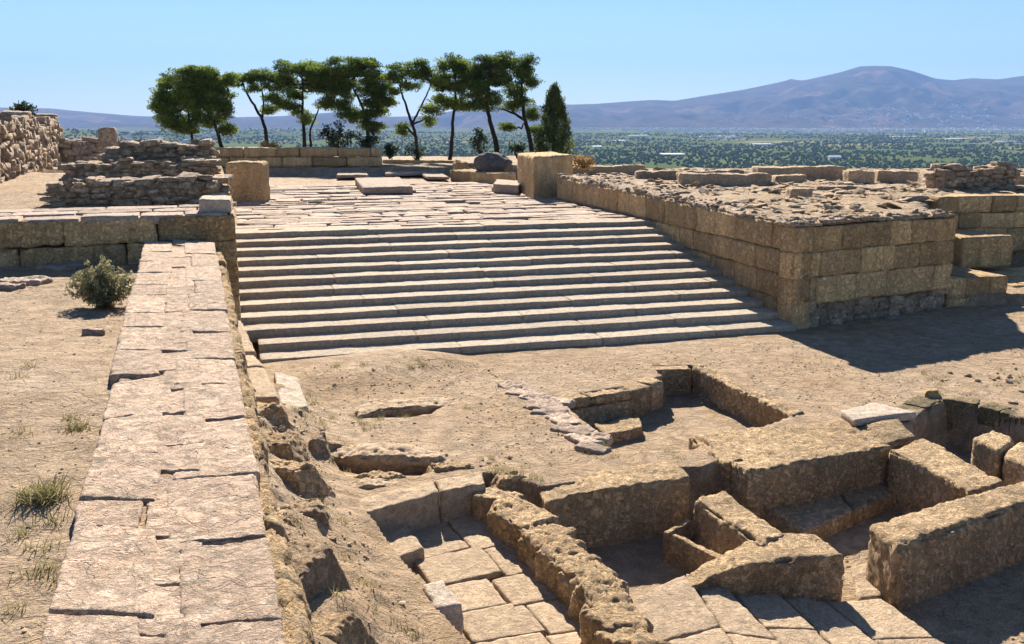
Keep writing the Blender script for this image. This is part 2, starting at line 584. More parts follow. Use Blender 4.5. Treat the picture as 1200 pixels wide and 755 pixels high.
def ground_mat(name, dirt, gravel, pale, bump=.8, greenish=(.30, .235, .13)):
    m = stone_mat(name, dirt, gravel, pale, fine=34, big=.22, bump=bump, bdist=.02, tone=.12, pits=.28, grain=.3)
    return m
M_ground = ground_mat('dusty_ground', (.355, .245, .145), (.40, .30, .205), (.28, .195, .11))
M_hillg = stone_mat('dry_hill_ground', (.30, .23, .13), (.16, .15, .07), (.10, .11, .05), fine=6, big=.05, bump=.6, bdist=.2, tone=.2)

def leaf_mat(name, c1, c2, tr=.35, spec=.2):
    m = bpy.data.materials.new(name)
    m.use_nodes = True
    nt = m.node_tree
    nt.nodes.clear()
    L = nt.links.new
    out = nd(nt, 'ShaderNodeOutputMaterial')
    at_ = nd(nt, 'ShaderNodeAttribute', attribute_name='tone')
    mx = nd(nt, 'ShaderNodeMix', data_type='RGBA')
    mx.inputs[6].default_value = (*c1, 1)
    mx.inputs[7].default_value = (*c2, 1)
    L(at_.outputs['Fac'], mx.inputs[0])
    d = nd(nt, 'ShaderNodeBsdfPrincipled', inp={'Roughness': .7, 'Specular IOR Level': spec})
    t = nd(nt, 'ShaderNodeBsdfTranslucent')
    L(mx.outputs[2], d.inputs['Base Color'])
    L(mx.outputs[2], t.inputs['Color'])
    ms = nd(nt, 'ShaderNodeMixShader', inp={0: tr})
    L(d.outputs[0], ms.inputs[1])
    L(t.outputs[0], ms.inputs[2])
    L(ms.outputs[0], out.inputs[0])
    return m
M_pine = leaf_mat('pine_needles', (.050, .095, .020), (.24, .31, .055), .5)
M_pine_d = leaf_mat('dark_pine_needles', (.042, .082, .018), (.19, .25, .046), .48)
M_cyp = leaf_mat('cypress_foliage', (.045, .075, .022), (.16, .19, .05), .4)
M_bush = leaf_mat('dry_bush_leaves', (.13, .14, .065), (.38, .35, .20))
M_grass = leaf_mat('dry_grass_blades', (.16, .17, .06), (.38, .31, .15))
M_shrub = leaf_mat('dark_shrub_leaves', (.028, .045, .018), (.075, .098, .036), .35)
M_straw = leaf_mat('straw_colored_stalks', (.34, .22, .08), (.45, .32, .14))
M_olive = leaf_mat('olive_grove_foliage', (.050, .085, .032), (.085, .125, .050), .0, spec=0.0)
M_bark = stone_mat('dark_pine_bark', (.055, .042, .033), (.075, .058, .045), (.035, .028, .022), fine=14, big=2, bump=.8, bdist=.04)
# ------------------------------------------------------------------ the plan of the site (x right, y away, z up; court = 0)
TH = R(16.5)
e1, e2 = np.array([math.cos(TH), math.sin(TH)]), np.array([-math.sin(TH), math.cos(TH)])
BR = at(920, 389, 0)[:2]                        # lower right corner of the stairs
STW, RISE, TREAD = 13.9, 2.15 / 12, 9.6 / 11
LAND = 2.15
BTOP = 2.85
K = at(927, 386, 0)[:2]                         # near corner of the bastion
K2 = at(1112, 361, 0)[:2]
ds = np.array([-math.sin(R(17)), math.cos(R(17))])
KF = K + ds * 19.6                              # far end of the stair flank wall
TC = at(275, 251, 3.5)[:2]                      # corner of the left terrace
TL = at(-260, 266, 3.5)[:2]
WZ = 2.95                                       # top of the near wall
def uL(v): return 175 + (v - 280) * (45 - 175) / 470.
def uR(v): return 252 + (v - 280) * (335 - 252) / 460.
WA_L, WA_R, WB_L, WB_R = at(uL(860), 860, WZ)[:2], at(uR(860), 860, WZ)[:2], at(176, 280, WZ)[:2], at(252, 280, WZ)[:2]
def px(lst, z=0.0):
    return np.array([at(u, v, z)[:2] for u, v in lst])

sunk = px([(425, 592), (512, 566), (572, 553), (640, 572), (662, 567), (792, 547), (822, 548), (905, 520), (1000, 500), (1062, 500), (1090, 478), (1112, 470), (1150, 478), (1210, 494),
           (1600, 500), (1800, 700), (1500, 900), (620, 900), (560, 762), (520, 715), (485, 668), (452, 628)])
slabs_poly = px([(425, 592), (512, 566), (572, 553), (590, 560), (640, 612), (730, 700), (790, 770), (900, 900), (620, 900), (560, 762), (520, 715), (485, 668), (452, 628)])
pit1 = px([(650, 466), (743, 452), (776, 441), (762, 430), (812, 428), (932, 486), (880, 506), (815, 526), (720, 530), (690, 500)])
hol1 = px([(402, 490), (440, 472), (535, 469), (500, 484), (440, 494)])
hol2 = px([(382, 532), (405, 528), (512, 534), (522, 548), (470, 563), (398, 562)])
mound1 = px([(74, 213), (254, 211.5), (262, 193), (92, 193)], 4.0)
mound2 = px([(92, 192), (246, 191.5), (250, 184), (112, 184)], 4.45)
dirt_l = np.array([[-60, -10], WA_L * .45 + WA_R * .55, WB_L * .5 + WB_R * .5, TC + [-1.2, .4], TL + [0, .4], [-60, 25]])
terr = np.array([TC + [-.3, .5], TL + [0, .5], [-60, 24.5], [-60, 47], [-24, 47], [-12.0, 40], TC + e2 * 13 - e1 * .4, ])
stair_poly = np.array([BR + e1 * .8 + e2 * .3, BR - e1 * (STW + 1) + e2 * .3, BR - e1 * (STW + 1) + e2 * 9.9, BR + e1 * .8 + e2 * 9.9])
W3A, W3B = at(1108, 274, 1.68)[:2], at(1290, 270, 1.68)[:2]
upper_r = np.array([K + [.45, .35], K2 + [-.35, .4], W3A + [-.1, 1.6], W3B + [0, 1.6], [70, 52], [70, 64], [3.5, 64], KF + [.5, .5]])
ledge_r = np.array([K2 + [.4, .4], [40, 33], [40, 60], K2 + [.4, 20]])
far_l = np.array([[-80, 67.2], [4, 67.2], [6, 63.5], [80, 63.5], [80, 400], [-80, 400]])

def H(x, y):
    z = .05 * fbm2(x, y, .35, 4) + .02 * fbm2(x, y, 2.2, 4, seed=3)
    n = .18 * fbm2(x, y, 1.3, 4, seed=7)
    n2 = .06 * fbm2(x, y, 3.0, 4, seed=9)
    # bank of earth at the foot of the near wall
    ex = WB_R - WA_R; L = np.linalg.norm(ex); ex = ex / L
    d = (x - WA_R[0]) * ex[1] - (y - WA_R[1]) * ex[0]
    s = (x - WA_R[0]) * ex[0] + (y - WA_R[1]) * ex[1]
    bank = .85 * (1 - sstep(.0, 2.1, d + n * 2.0)) * (1 - sstep(15.5, 18.5, s)) * (d > -1.5)
    bank *= 1 + .5 * fbm2(x, y, 1.1, 3, seed=5)
    z = z + np.maximum(bank, 0)
    # earth drifted against the lowest step on its left
    z = z + .21 * sstep(-1.3, .25, sdist(px([(300, 440), (470, 418), (505, 424), (440, 444), (360, 452)]), x, y))
    # holes and rooms
    for hp, dp in ((hol1, .30), (hol2, .42)):
        q = sdist(hp, x, y) + n2 * 3.2 + .10 * fbm2(x, y, 6.0, 3, seed=17)
        y0, y1 = hp[:, 1].min(), hp[:, 1].max()
        z = z - dp * sstep(-.01, .10, q) * np.clip((y - y0 + .5 * n2) / (y1 - y0), 0.02, 1) ** 1.3
    q = sdist(pit1, x, y)
    fr = (y - at(800, 528, 0)[1]) / 2.4
    z = z - (.62 * np.clip(.25 + fr, 0, 1)) * sstep(0.02, .12, q + n2 * .4)
    ins = sstep(-.02, .10, sdist(sunk, x, y))
    fl = np.where(sdist(slabs_poly, x, y) > 0, -.52, -.92)
    z = z * (1 - ins) + (fl + .03 * fbm2(x, y, 2.0, 4, seed=13)) * ins
    # levels above the court
    u = (x - BR[0]) * e2[0] + (y - BR[1]) * e2[1]
    st = sdist(stair_poly, x, y) > 0
    z = np.where(st, np.clip(u / TREAD * RISE - .35, -.2, 1.8), z)
    land = (u > 9.5) & (y < 80)
    z = np.where(land & ~st, LAND - .10 + .02 * fbm2(x, y, 1.0, 3), z)
    rough = .06 * fbm2(x, y, .8, 5, seed=21) + .03 * fbm2(x, y, 3.5, 3, seed=22)
    q = sdist(ledge_r, x, y) > 0
    z = np.where(q, .35 + rough, z)
    q = sdist(upper_r, x, y) > 0
    z = np.where(q, 2.72 + rough * 3.0, z)
    q = sstep(0, .06, sdist(dirt_l, x, y))
    dl = 2.40 + .44 * sstep(17, 10, y) + .06 * fbm2(x, y, .5, 4, seed=30) + .03 * fbm2(x, y, 3., 4, seed=31) + .42 * sstep(22.0, 24.2, y + n) * sstep(-10.2, -11.8, x) * sstep(-25, -20, x)
    z = np.where(q > .5, dl, z)
    q = sdist(terr, x, y) > 0
    z = np.where(q, 3.42 + rough * 1.3, z)
    z = np.where(sdist(mound1, x, y) > 0, 3.98 + rough, z)
    z = np.where(sdist(mound2, x, y) > 0, 4.43 + rough, z)
    q = sdist(far_l, x, y)
    fz = 2.55 + .25 * fbm2(x, y, .12, 4, seed=40) + rough * 2
    edge = 88 - 25 * sstep(2, 9, x) - 22 * sstep(-24, -40, x)
    fz = fz - .05 * np.maximum(y - edge, 0) ** 1.3
    z = np.where(q > 0, np.maximum(fz, -73 + 2 * fbm2(x, y, .02, 3)), z)
    z = np.where((y >= 67.2) & (q <= 0), np.maximum(fz, -73), z)
    return z

def height_sheet(mb, xs, ys, hole=None, f=H, dz=0.0):
    X, Y = np.meshgrid(xs, ys)
    x, y = X.ravel(), Y.ravel()
    z = f(x, y) + dz
    nx, ny = len(xs), len(ys)
    i = np.arange(nx - 1)[None, :] + np.arange(ny - 1)[:, None] * nx
    q = np.stack([i, i + 1, i + 1 + nx, i + nx], 2).reshape(-1, 4)
    if hole is not None:
        cx, cy = (X[:-1, :-1] + X[1:, 1:]).ravel() / 2, (Y[:-1, :-1] + Y[1:, 1:]).ravel() / 2
        x0, y0, x1, y1 = hole
        q = q[~((cx > x0) & (cx < x1) & (cy > y0) & (cy < y1))]
    mb.add(np.c_[x, y, z], quads=q, tone=.5 + .5 * fbm2(x, y, .5, 3, seed=50))

def frange(a, b, s):
    return np.linspace(a, b, int(round((b - a) / s)) + 1)

m = MB()
height_sheet(m, np.concatenate([frange(-16, 22, .065)]), np.concatenate([frange(3, 18, .065), frange(18.08, 34, .09)]))
kind(m.build('ground', M_ground), 'structure')
m = MB()
height_sheet(m, frange(-80, 80, .4), frange(0, 140, .4), hole=(-15.8, 3.2, 21.8, 33.8), dz=-.01)
kind(m.build('hilltop_ground', M_ground), 'structure')

# ------------------------------------------------------------------ the great staircase
st = thing('stone_staircase', 'broad flight of twelve worn limestone steps rising across the middle of the ruins', 'staircase', (*(BR - e1 * STW / 2), 0))
for k in range(12):
    m = MB()
    o = BR + e2 * (k * TREAD)
    x = -1.0 if k > 1 else -.15
    end = STW + (.75 if k > 0 else .35)
    A0 = o - e1 * STW
    first = True
    while x < end - .01:
        w = 2.4 + rng.random() * 3.0
        b = min(x + w, end)
        if end - b < .9:
            b = end
        dz = rng.normal() * .005
        j = rng.normal(size=2) * .006
        p = [A0 + e1 * (x + .0015) + e2 * j[0], A0 + e1 * (b - .0015) + e2 * j[1], A0 + e1 * (b - .0015) + e2 * (TREAD + .3), A0 + e1 * (x + .0015) + e2 * (TREAD + .3)]
        zt = (k + 1) * RISE + dz
        prism4(m, p, [zt - .012, zt - .012, zt + .012, zt + .012], zt - .34, r=.012, amp=.020, res=.075, sc=1.1, chunk=.025, octv=5, maxn=90)
        x = b
    m.build('step', M_step, st)

# paving of the landing behind the stairs
pv = thing('landing_pavement', 'broad landing of irregular pinkish paving slabs at the head of the great stairs', 'pavement', (*(BR + e2 * 16 - e1 * 7), LAND))
m = MB()
y = 11 * TREAD + .62
while y < 33:
    dpt = .5 + rng.random() * .75
    x = -7.0 + rng.random() - (y - 9) * .12
    sh = 0
    while x < STW + 2.5:
        w = .8 + rng.random() * 1.3
        j = rng.normal(size=8) * .085
        sh = rng.normal() * .13 if y > 11 * TREAD + .7 else 0
        c = BR - e1 * STW + e2 * sh
        p = [c + e1 * (x + .008 + j[0]) + e2 * (y + .015 + j[1]), c + e1 * (x + w - .008 + j[2]) + e2 * (y + .015 + j[3]), c + e1 * (x + w - .008 + j[4]) + e2 * (y + dpt - .01 + j[5]), c + e1 * (x + .008 + j[6]) + e2 * (y + dpt - .01 + j[7])]
        t = np.mean(p, 0)
        if rng.random() < .97:
            dz = rng.normal() * .013
            zt = LAND + dz + rng.normal(size=4) * .010
            prism4(m, p, zt, LAND - .2, r=.03, amp=.02, res=.2, sc=2.0, chunk=.02)
        x += w
    y += dpt
m.build('paving', M_pave, pv)

# ------------------------------------------------------------------ bastion on the right with the flank wall of the stairs
bt = thing('ashlar_bastion', 'tall golden ashlar bastion whose corner stands at the lower right end of the stairs', 'bastion', (*K, 0))
m = MB()
ashlar(m, K - (K2 - K) / np.linalg.norm(K2 - K) * 0.0, K2, .62, BTOP, .62, (.78, .72, .73), lens=(.9, 2.3), res=.08, amp=.035, r=.02, prot=.03, ztop=lambda t: .03 * math.sin(t * 17), chunk=.08)
m.build('front_facing', M_ash, bt)
m = MB()
nfr = (K2 - K) / np.linalg.norm(K2 - K)
nn_ = np.array([-nfr[1], nfr[0]])
drywall(m, K + nfr * .55 + nn_ * .10, K2 + nn_ * .1, -.12, lambda t: .61, .5, rs=(.22, .42), hs=(.24, .36), lean=0, res=.09)
ashlar(m, K + nfr * .6 + nn_ * .35, K2 + nn_ * .35, -.12, .61, .4, (1, 1), lens=(.5, .9), res=.14)
m.build('rubble_plinth', M_rub, bt)
m = MB()
ashlar(m, K + ds * .02, KF, -.15, BTOP, .62, (.9, .72, .68, .7), lens=(1.0, 2.4), res=.10, amp=.035, r=.02, side=-1, prot=.03, ztop=lambda t: .30 * t + .03 * math.sin(t * 31), chunk=.08)
m.build('flank_facing', M_ash, bt)
# broken crust of rubble along both top edges
m = MB()
pts, sz = [], []
nsd = np.array([math.cos(R(17)), math.sin(R(17))])
for k in range(420):
    if rng.random() < .42:
        t = rng.random(); b = K + (K2 - K) * t + nn_ * (.05 + .9 * rng.random() ** 1.3); z = BTOP - .0
    else:
        t = rng.random(); b = K + ds * 19.6 * t + nsd * (.05 + .95 * rng.random() ** 1.3); z = BTOP + .30 * t
    s = .04 + .15 * rng.random() ** 2.5
    pts.append((*b, z + .10 + s * .1)); sz.append(s)
pebbles(m, np.array(pts), np.array(sz), .5)
for p_, q_, nv, up, sd_ in ((K - nfr * .02, K2, nn_, 0, 1), (K, KF, nsd, .30, -1)):
    tt = np.linspace(0, 1, 16)
    f_ = np.array([p_ + (q_ - p_) * t + nv * (.01 + .05 * math.sin(t * 37)) for t in tt])
    b_ = np.array([p_ + (q_ - p_) * t + nv * (.9 + .2 * math.sin(t * 23)) for t in tt])
    zt = [BTOP + up * t + .11 + .035 * math.sin(t * 29) + .03 * math.sin(t * 61) for t in tt]
    if sd_ > 0:
        run(m, f_, b_, zt, BTOP - .02, r=.04, amp=.06, res=.07, sc=3.2, chunk=.16, wob=.06, rough=.07, batter=0)
    else:
        run(m, b_, f_, zt, BTOP - .02, r=.04, amp=.06, res=.07, sc=3.2, chunk=.16, wob=.06, rough=.07, batter=0)
m.build('rubble_crust', M_rub, bt)

# loose stones over the flat top and the ruins behind (nobody could count them)
def scatter_rubble(name, poly, n, smin, smax, mat, zf=None, flat=.55, pw=2.2, label=None):
    P = np.asarray(poly)
    lo, hi = P.min(0), P.max(0)
    q = lo + rng.random((n * 6, 2)) * (hi - lo)
    q = q[sdist(P, q[:, 0], q[:, 1]) > .1][:n]
    cl = fbm2(q[:, 0], q[:, 1], .45, 3, seed=77)
    q = q[(cl + .35) > rng.random(len(q)) * .5]
    s = smin + (smax - smin) * rng.random(len(q)) ** pw
    z = H(q[:, 0], q[:, 1]) if zf is None else zf(q[:, 0], q[:, 1])
    m = MB()
    pebbles(m, np.c_[q, z + s * .05], s, flat)
    return kind(m.build(name, mat, smooth=False), 'stuff')
scatter_rubble('rubble_stones', [K + [1, .8], K2 + [-.5, 1], [20, 39], [45, 43], [45, 62], [4, 62], KF + [1.2, 0]], 8500, .04, .36, M_low, flat=.24, pw=2.8)
scatter_rubble('loose_stones', px([(92, 232), (255, 232), (262, 205), (235, 172), (100, 172)], 3.5), 1500, .04, .30, M_rub)

# ledges stepping up to the right of the bastion
def block_wall(name, label, cat, p0, p1, z0, z1, thick, courses, mat=None, lens=(.6, 1.3), top=True, group=None, **k):
    t = thing(name, label, cat, (*np.asarray(p0)[:2], z0), group)
    m = MB()
    ashlar(m, p0, p1, z0, z1, thick, courses, lens=lens, **k)
    m.build('masonry', mat or M_ash, t)
    return t
a, b = at(1113, 362, 0)[:2], at(1184, 357, 0)[:2]
t = block_wall('stone_ledge', 'low paved ledge of squared blocks at the foot of the bastion on the right', 'ledge', a + [.05, .3], b + [.0, .3], -.1, .88, 2.7, (.35, .63), lens=(.7, 1.1), chunk=.03, amp=.03)
a, b = at(1126, 306, .88)[:2], at(1186, 303, .88)[:2]
t = block_wall('block_wall', 'middle block wall stepped back above the paved ledge beside the bastion', 'wall', a, b, .6, 1.70, 3.0, (1,), lens=(.8, 1.3), chunk=.03, amp=.03)
a, b = W3A + [.2, 1.2], W3B + [0, 1.2]
t = block_wall('block_wall', 'long ashlar wall of two courses closing the stepped ledges on the right', 'wall', a, b, .8, 2.92, 1.0, (.9, .6, .62), lens=(.8, 1.5), chunk=.04, amp=.03)
a, b = at(1186, 352, 0)[:2] + [.2, .3], at(1330, 338, 0)[:2]
t = block_wall('stone_ledge', 'low kerb of blocks running out of the picture at the right edge', 'ledge', a, b, -.1, .42, 3.2, (.5,), lens=(.9, 1.6), chunk=.03, amp=.03)

# low walls and blocks on the flat ruins above the bastion
def low_block(name, label, cat, u0, u1, vb, vt, thick, mat=M_low, z=2.7, amp=.05, vb1=None, group=None, nseg=1):
    a, b = at(u0, vb, z)[:2], at(u1, vb if vb1 is None else vb1, z)[:2]
    za = atY(u0, vt, a[1])[2]
    th_ = thing(name, label, cat, (*a, z), group)
    m = MB()
    e = (b - a) / np.linalg.norm(b - a); n = np.array([-e[1], e[0]])
    tt = np.linspace(0, 1, 2 + 2 * nseg)
    f_ = np.array([a + (b - a) * t for t in tt])
    run(m, f_, f_ + n * thick, [za + rng.normal() * .03 for t in tt], z - .5, r=.04, amp=amp, res=.11, sc=2.2, chunk=.12, wob=.06, rough=.05, batter=0)
    m.build('stone', mat, th_)
    return th_
low_block('low_wall', 'long low wall in the flat ruins just behind the flank wall of the stairs', 'wall', 796, 905, 217, 204, 1.0, nseg=5)
low_block('stone_block', 'pale squared block at the right end of the long low wall', 'block', 909, 947, 216, 206, 1.0)
low_block('low_wall', 'flat topped wall standing farthest back in the ruins above the bastion', 'wall', 888, 992, 211, 196, 1.6, nseg=3)
low_block('stone_block', 'upright golden block between two low walls in the flat ruins', 'block', 994, 1026, 216, 200, .9)
low_block('low_wall', 'short brown wall right of the upright golden block', 'wall', 1028, 1076, 215, 200, .8, nseg=2)
low_block('stone_block', 'small golden block lying among rubble above the bastion front', 'block', 926, 953, 234, 221, .8)
low_block('stone_slab', 'thin flat slab behind the bastion front among loose rubble', 'slab', 958, 1052, 224, 219, 1.3, mat=M_rub)
low_block('stone_slab', 'flat slab lying on the rubble near the right wall top', 'slab', 1056, 1112, 236, 230, 1.4, mat=M_rub)
low_block('low_wall', 'low wall remnant at the right edge behind the dark rubble wall', 'wall', 1190, 1260, 218, 206, 1.2)
low_block('low_wall', 'thin low wall with a straw colored fringe behind the round pillar block', 'wall', 668, 756, 205, 194, 1.2, nseg=3)
low_block('low_wall', 'low wall of thin slabs between the flank wall and the long low wall', 'wall', 745, 872, 210, 200, .9, mat=M_rub, nseg=6)
t = thing('rubble_wall', 'dark brown rubble wall rising at the right above the ruins', 'wall', (*at(1108, 224, 2.7)[:2], 2.7))
m = MB(); a, b = at(1106, 224, 2.7)[:2], at(1192, 222, 2.7)[:2]
drywall(m, a, b, 2.5, lambda s: 3.65 + .18 * math.sin(s * 9) - .5 * max(0, .12 - s) * 6, 1.1, hs=(.16, .28), res=.12)
m.build('rubble', M_rub, t)

# ------------------------------------------------------------------ left terrace
tw = thing('terrace_wall', 'high ochre terrace wall of large blocks left of the stairs', 'wall', (*TC, .8))
m = MB()
ashlar(m, TL, TC, .7, 3.46, .7, (.8, .75, .62, .60), lens=(1.2, 2.8), res=.08, amp=.05, r=.03, prot=.05, chunk=.14, ztop=lambda t: .02 * math.sin(t * 40))
m.build('front_facing', M_ash, tw)
m = MB()
ashlar(m, TC + e2 * .05, TC + e2 * 13.0, .7, 3.46, .7, (.8, .75, .62, .60), lens=(.9, 1.8), res=.2, amp=.03, side=1, chunk=.05)
m.build('flank_facing', M_ash, tw)
m = MB()
et = (TC - TL) / np.linalg.norm(TC - TL); nt_ = np.array([-et[1], et[0]])
LT = np.linalg.norm(TC - TL)
for row in range(3):
    x = 0
    while x < LT - .05:
        w = min(.8 + rng.random() * 1.0, LT - x)
        p = [TL + et * (x + .012), TL + et * (x + w - .012), TL + et * (x + w - .012), TL + et * (x + .012)]
        p = [p[0] + nt_ * (.03 + row * .95), p[1] + nt_ * (.03 + row * .95), p[2] + nt_ * (.95 + row * .95), p[3] + nt_ * (.95 + row * .95)]
        prism4(m, p, 3.53 + rng.normal() * .014, 3.3, r=.03, amp=.025, res=.12, sc=2.2, chunk=.03)
        x += w
m.build('coping', M_pave, tw)
t = thing('corner_block', 'squared block lying on the corner of the left terrace wall', 'block', (*at(252, 250, 3.5)[:2], 3.5))
m = MB()
a, b = at(234, 249.5, 3.52)[:2], at(271, 249, 3.52)[:2]
prism4(m, [a, b, b + [-.35, 1.35], a + [-.35, 1.35]], 3.84, 3.5, r=.05, amp=.03, res=.06, chunk=.05)
m.build('stone', M_step, t)

# ------------------------------------------------------------------ things on the landing
def stand_block(name, label, cat, u0, u1, vb, vt, thick, mat, z=LAND, r=.12, amp=.05, rot=None, mid=None, chunk=.1, res=.09):
    a, b = at(u0, vb, z)[:2], at(u1, vb, z)[:2]
    zt = atY((u0 + u1) / 2, vt, a[1])[2]
    e = e1 if rot is None else np.array([math.cos(rot), math.sin(rot)])
    w = np.linalg.norm(b - a)
    b = a + e * w / e[0]
    n = np.array([-e[1], e[0]])
    th_ = thing(name, label, cat, (*a, z))
    m = MB()
    if mid:
        zm = z + (zt - z) * mid
        prism4(m, [a, b, b + n * thick, a + n * thick], zm, z - .15, r=.06, amp=amp * .6, res=res, chunk=chunk * .5)
        prism4(m, [a + e * .03, b - e * .05, b + n * thick, a + n * thick], zt, zm + .01, r=r, amp=amp, res=res, chunk=chunk)
    else:
        prism4(m, [a, b, b + n * thick, a + n * thick], zt, z - .15, r=r, amp=amp, res=res, chunk=chunk)
    m.build('stone', mat, th_)
    return th_
stand_block('pillar_block', 'upright squat square block with a worn top at the left head of the stairs', 'block', 266, 310, 236, 190, 1.3, M_ash, r=.16, rot=.02)
# the big pillar at the end of the flank wall
t = thing('pillar_block', 'massive golden pillar block where the flank wall meets the landing', 'pillar', (*at(625, 232, LAND)[:2], LAND))
m = MB()
p0, p1, p2 = at(625, 233, LAND)[:2], at(671, 229, LAND)[:2], at(606, 224, LAND)[:2]
zt = atY(625, 183.5, p0[1])[2]
prism4(m, [p0, p1, p1 + (p2 - p0), p2], [zt, zt, zt - .02, zt - .02], LAND - .2, r=.09, amp=.06, res=.09, chunk=.12)
m.build('stone', M_ash, t)
def slab_on(name, label, pxl, z0, z1, mat, **k):
    P = px(pxl, z1)
    t = thing(name, label, 'slab', (*P.mean(0), z0))
    m = MB()
    prism4(m, P, z1, z0, **{**dict(r=.05, amp=.03, res=.09, chunk=.06), **k})
    m.build('stone', mat, t)
slab_on('stone_slab', 'thick rectangular slab raised like a platform in the middle of the landing', [(425, 219.5), (484, 218.5), (468, 207.5), (416, 208.5)], LAND, LAND + .36, M_pave)
slab_on('stone_slab', 'thin slab leaning out on the right of the platform slab', [(470, 223), (488, 222.5), (486, 219), (470, 219)], LAND, LAND + .12, M_pave)
slab_on('stone_slab', 'flat broad slab behind the platform slab near the low parapet', [(452, 203.5), (500, 202.0), (486, 194.8), (448, 196)], LAND, LAND + .20, M_pave)
slab_on('stone_slab', 'long pale slab right of the broad slab by the parapet', [(500, 207), (527, 207.5), (512, 199.5), (488, 199.5)], LAND, LAND + .18, M_pave)
slab_on('stone_slab', 'low dark edged slab before the long back wall', [(394, 205), (432, 205), (430, 202.4), (396, 202.4)], LAND, LAND + .22, M_pave)
slab_on('stone_slab', 'upper of two step slabs against the massive pillar block', [(578, 215.5), (607, 217.5), (612, 212), (582, 210)], LAND, LAND + .45, M_pave)
slab_on('stone_slab', 'lower of two step slabs against the massive pillar block', [(576, 219.5), (607, 222.5), (608, 217.5), (578, 215.0)], LAND, LAND + .22, M_pave)

bw = thing('back_wall', 'long straight ochre wall closing the landing in front of the pines', 'wall', (*at(345, 203, LAND)[:2], LAND))
a, b = at(243, 203.5, LAND)[:2], at(447, 203.0, LAND)[:2]
m = MB()
ashlar(m, a, b, LAND - .2, atY(345, 173.5, a[1])[2], 1.0, (.55, .6, .55), lens=(1.2, 2.6), res=.2, amp=.05, r=.06, chunk=.12, ztop=lambda t: .06 * math.sin(t * 13) + .04 * math.sin(t * 37))
m.build('masonry', M_ash, bw)
def parapet(label, u0, v0, u1, v1, vt, thick, z=LAND, n=4, mat=M_ash):
    a, b = at(u0, v0, z)[:2], at(u1, v1, z)[:2]
    z0 = atY(u0, vt, a[1])[2]
    t = thing('parapet_wall', label, 'wall', (*a, z))
    m = MB()
    ashlar(m, a, b, z - .2, z0, thick, (1,), lens=(np.linalg.norm(b - a) / n * .8, np.linalg.norm(b - a) / n * 1.2), res=.14, amp=.05, r=.06, chunk=.1)
    m.build('masonry', mat, t)
parapet('low parapet stretching right from the end of the long back wall', 448, 197, 535, 198.5, 187, 1.0)
parapet('low golden parapet of two blocks in front of the gray boulder mound', 527, 210, 578, 215, 199, 1.6, n=2)
parapet('low back parapet behind the golden one beside the gray mound', 534, 200, 606, 204, 191, 1.0)
t = thing('stone_block', 'worn upright block standing left of the gray boulder mound', 'block', (*at(540, 198, LAND)[:2], LAND))
m = MB()
p = atY(540, 187, 64)
obox(m, (p[0], 64, 2.6), (.48, .45, .5), rot=.2, r=.2, amp=.1, res=.12, chunk=.2); m.build('stone', M_ash, t)
t = thing('boulder_mound', 'rounded gray boulder mound below the leaning pine', 'boulder', (*atY(577, 200, 60)[:2], 2.2))
m = MB()
c = atY(577, 188, 60)
rock(m, (c[0], 60, c[2] - .25), (1.3, 1.0, .75), sub=5, cuts=4, rough=.2); m.build('stone', M_gray, t)

# ------------------------------------------------------------------ rubble walls on the left terrace
def rubble_wall(label, u0, v0, u1, v1, z, vt0, vt1, thick, wob=.1, lean=.12, fill=None, **k):
    a, b = at(u0, v0, z)[:2], at(u1, v1, z)[:2]
    za, zb = atY(u0, vt0, a[1])[2], atY(u1, vt1, b[1])[2]
    t = thing('rubble_wall', label, 'wall', (*a, z), None)
    m = MB()
    ph = rng.random() * 6
    drywall(m, a, b, z - .1, lambda s: za + (zb - za) * s + wob * (math.sin(s * 11 + ph) + .6 * math.sin(s * 29 + ph)), thick, lean=lean, **k)
    m.build('rubble', M_rub, t)
    return t
rubble_wall('lowest rubble wall on the left terrace just behind the paved coping', 54, 241, 256, 239.5, 3.45, 217, 210, 1.1, wob=.035, lean=.04, rs=(.12, .30), hs=(.09, .16))
rubble_wall('second rubble wall one tier up on the left terrace', 74, 211, 250, 210, 4.0, 192, 188, 1.0, wob=.045, lean=.04, rs=(.12, .30), hs=(.09, .16))
rubble_wall('topmost ragged rubble wall on the left terrace', 120, 190.5, 244, 190, 4.45, 169, 170, 1.2, wob=.09, lean=.05, rs=(.14, .30), hs=(.1, .18))
rubble_wall('far low rubble bank left of the pines behind the terrace walls', 78, 187, 172, 182, 3.5, 166, 165, 2.2, wob=.12, rs=(.25, .4), hs=(.2, .3))
t = thing('stone_block', 'upright dark stone sticking up from the left rubble walls', 'block', (*atY(126, 172, 40)[:2], 4.5))
m = MB(); c = atY(126, 162, 39.0)
obox(m, (c[0], 39.0, c[2] - .1), (.33, .3, .5), rot=.3, r=.12, amp=.08, res=.07, chunk=.2); m.build('stone', M_rub, t)
# tall wall at the left edge
t = thing('rubble_wall', 'tall weathered wall standing at the left edge of the picture', 'wall', (*at(0, 213, 3.45)[:2], 3.45))
a, b = at(-40, 226, 3.45)[:2], at(76, 186, 3.45)[:2]
m = MB()
zt0, zt1 = atY(0, 137, at(0, 213, 3.45)[1])[2], atY(74, 142, b[1])[2]
drywall(m, a, b, 3.3, lambda s: zt0 + (zt1 - zt0) * s + .12 * math.sin(s * 14) + .1 * math.sin(s * 33), 2.2, lean=.10, rs=(.26, .5), hs=(.2, .36), res=.13, side=1)
m.build('rubble', M_rub, t)

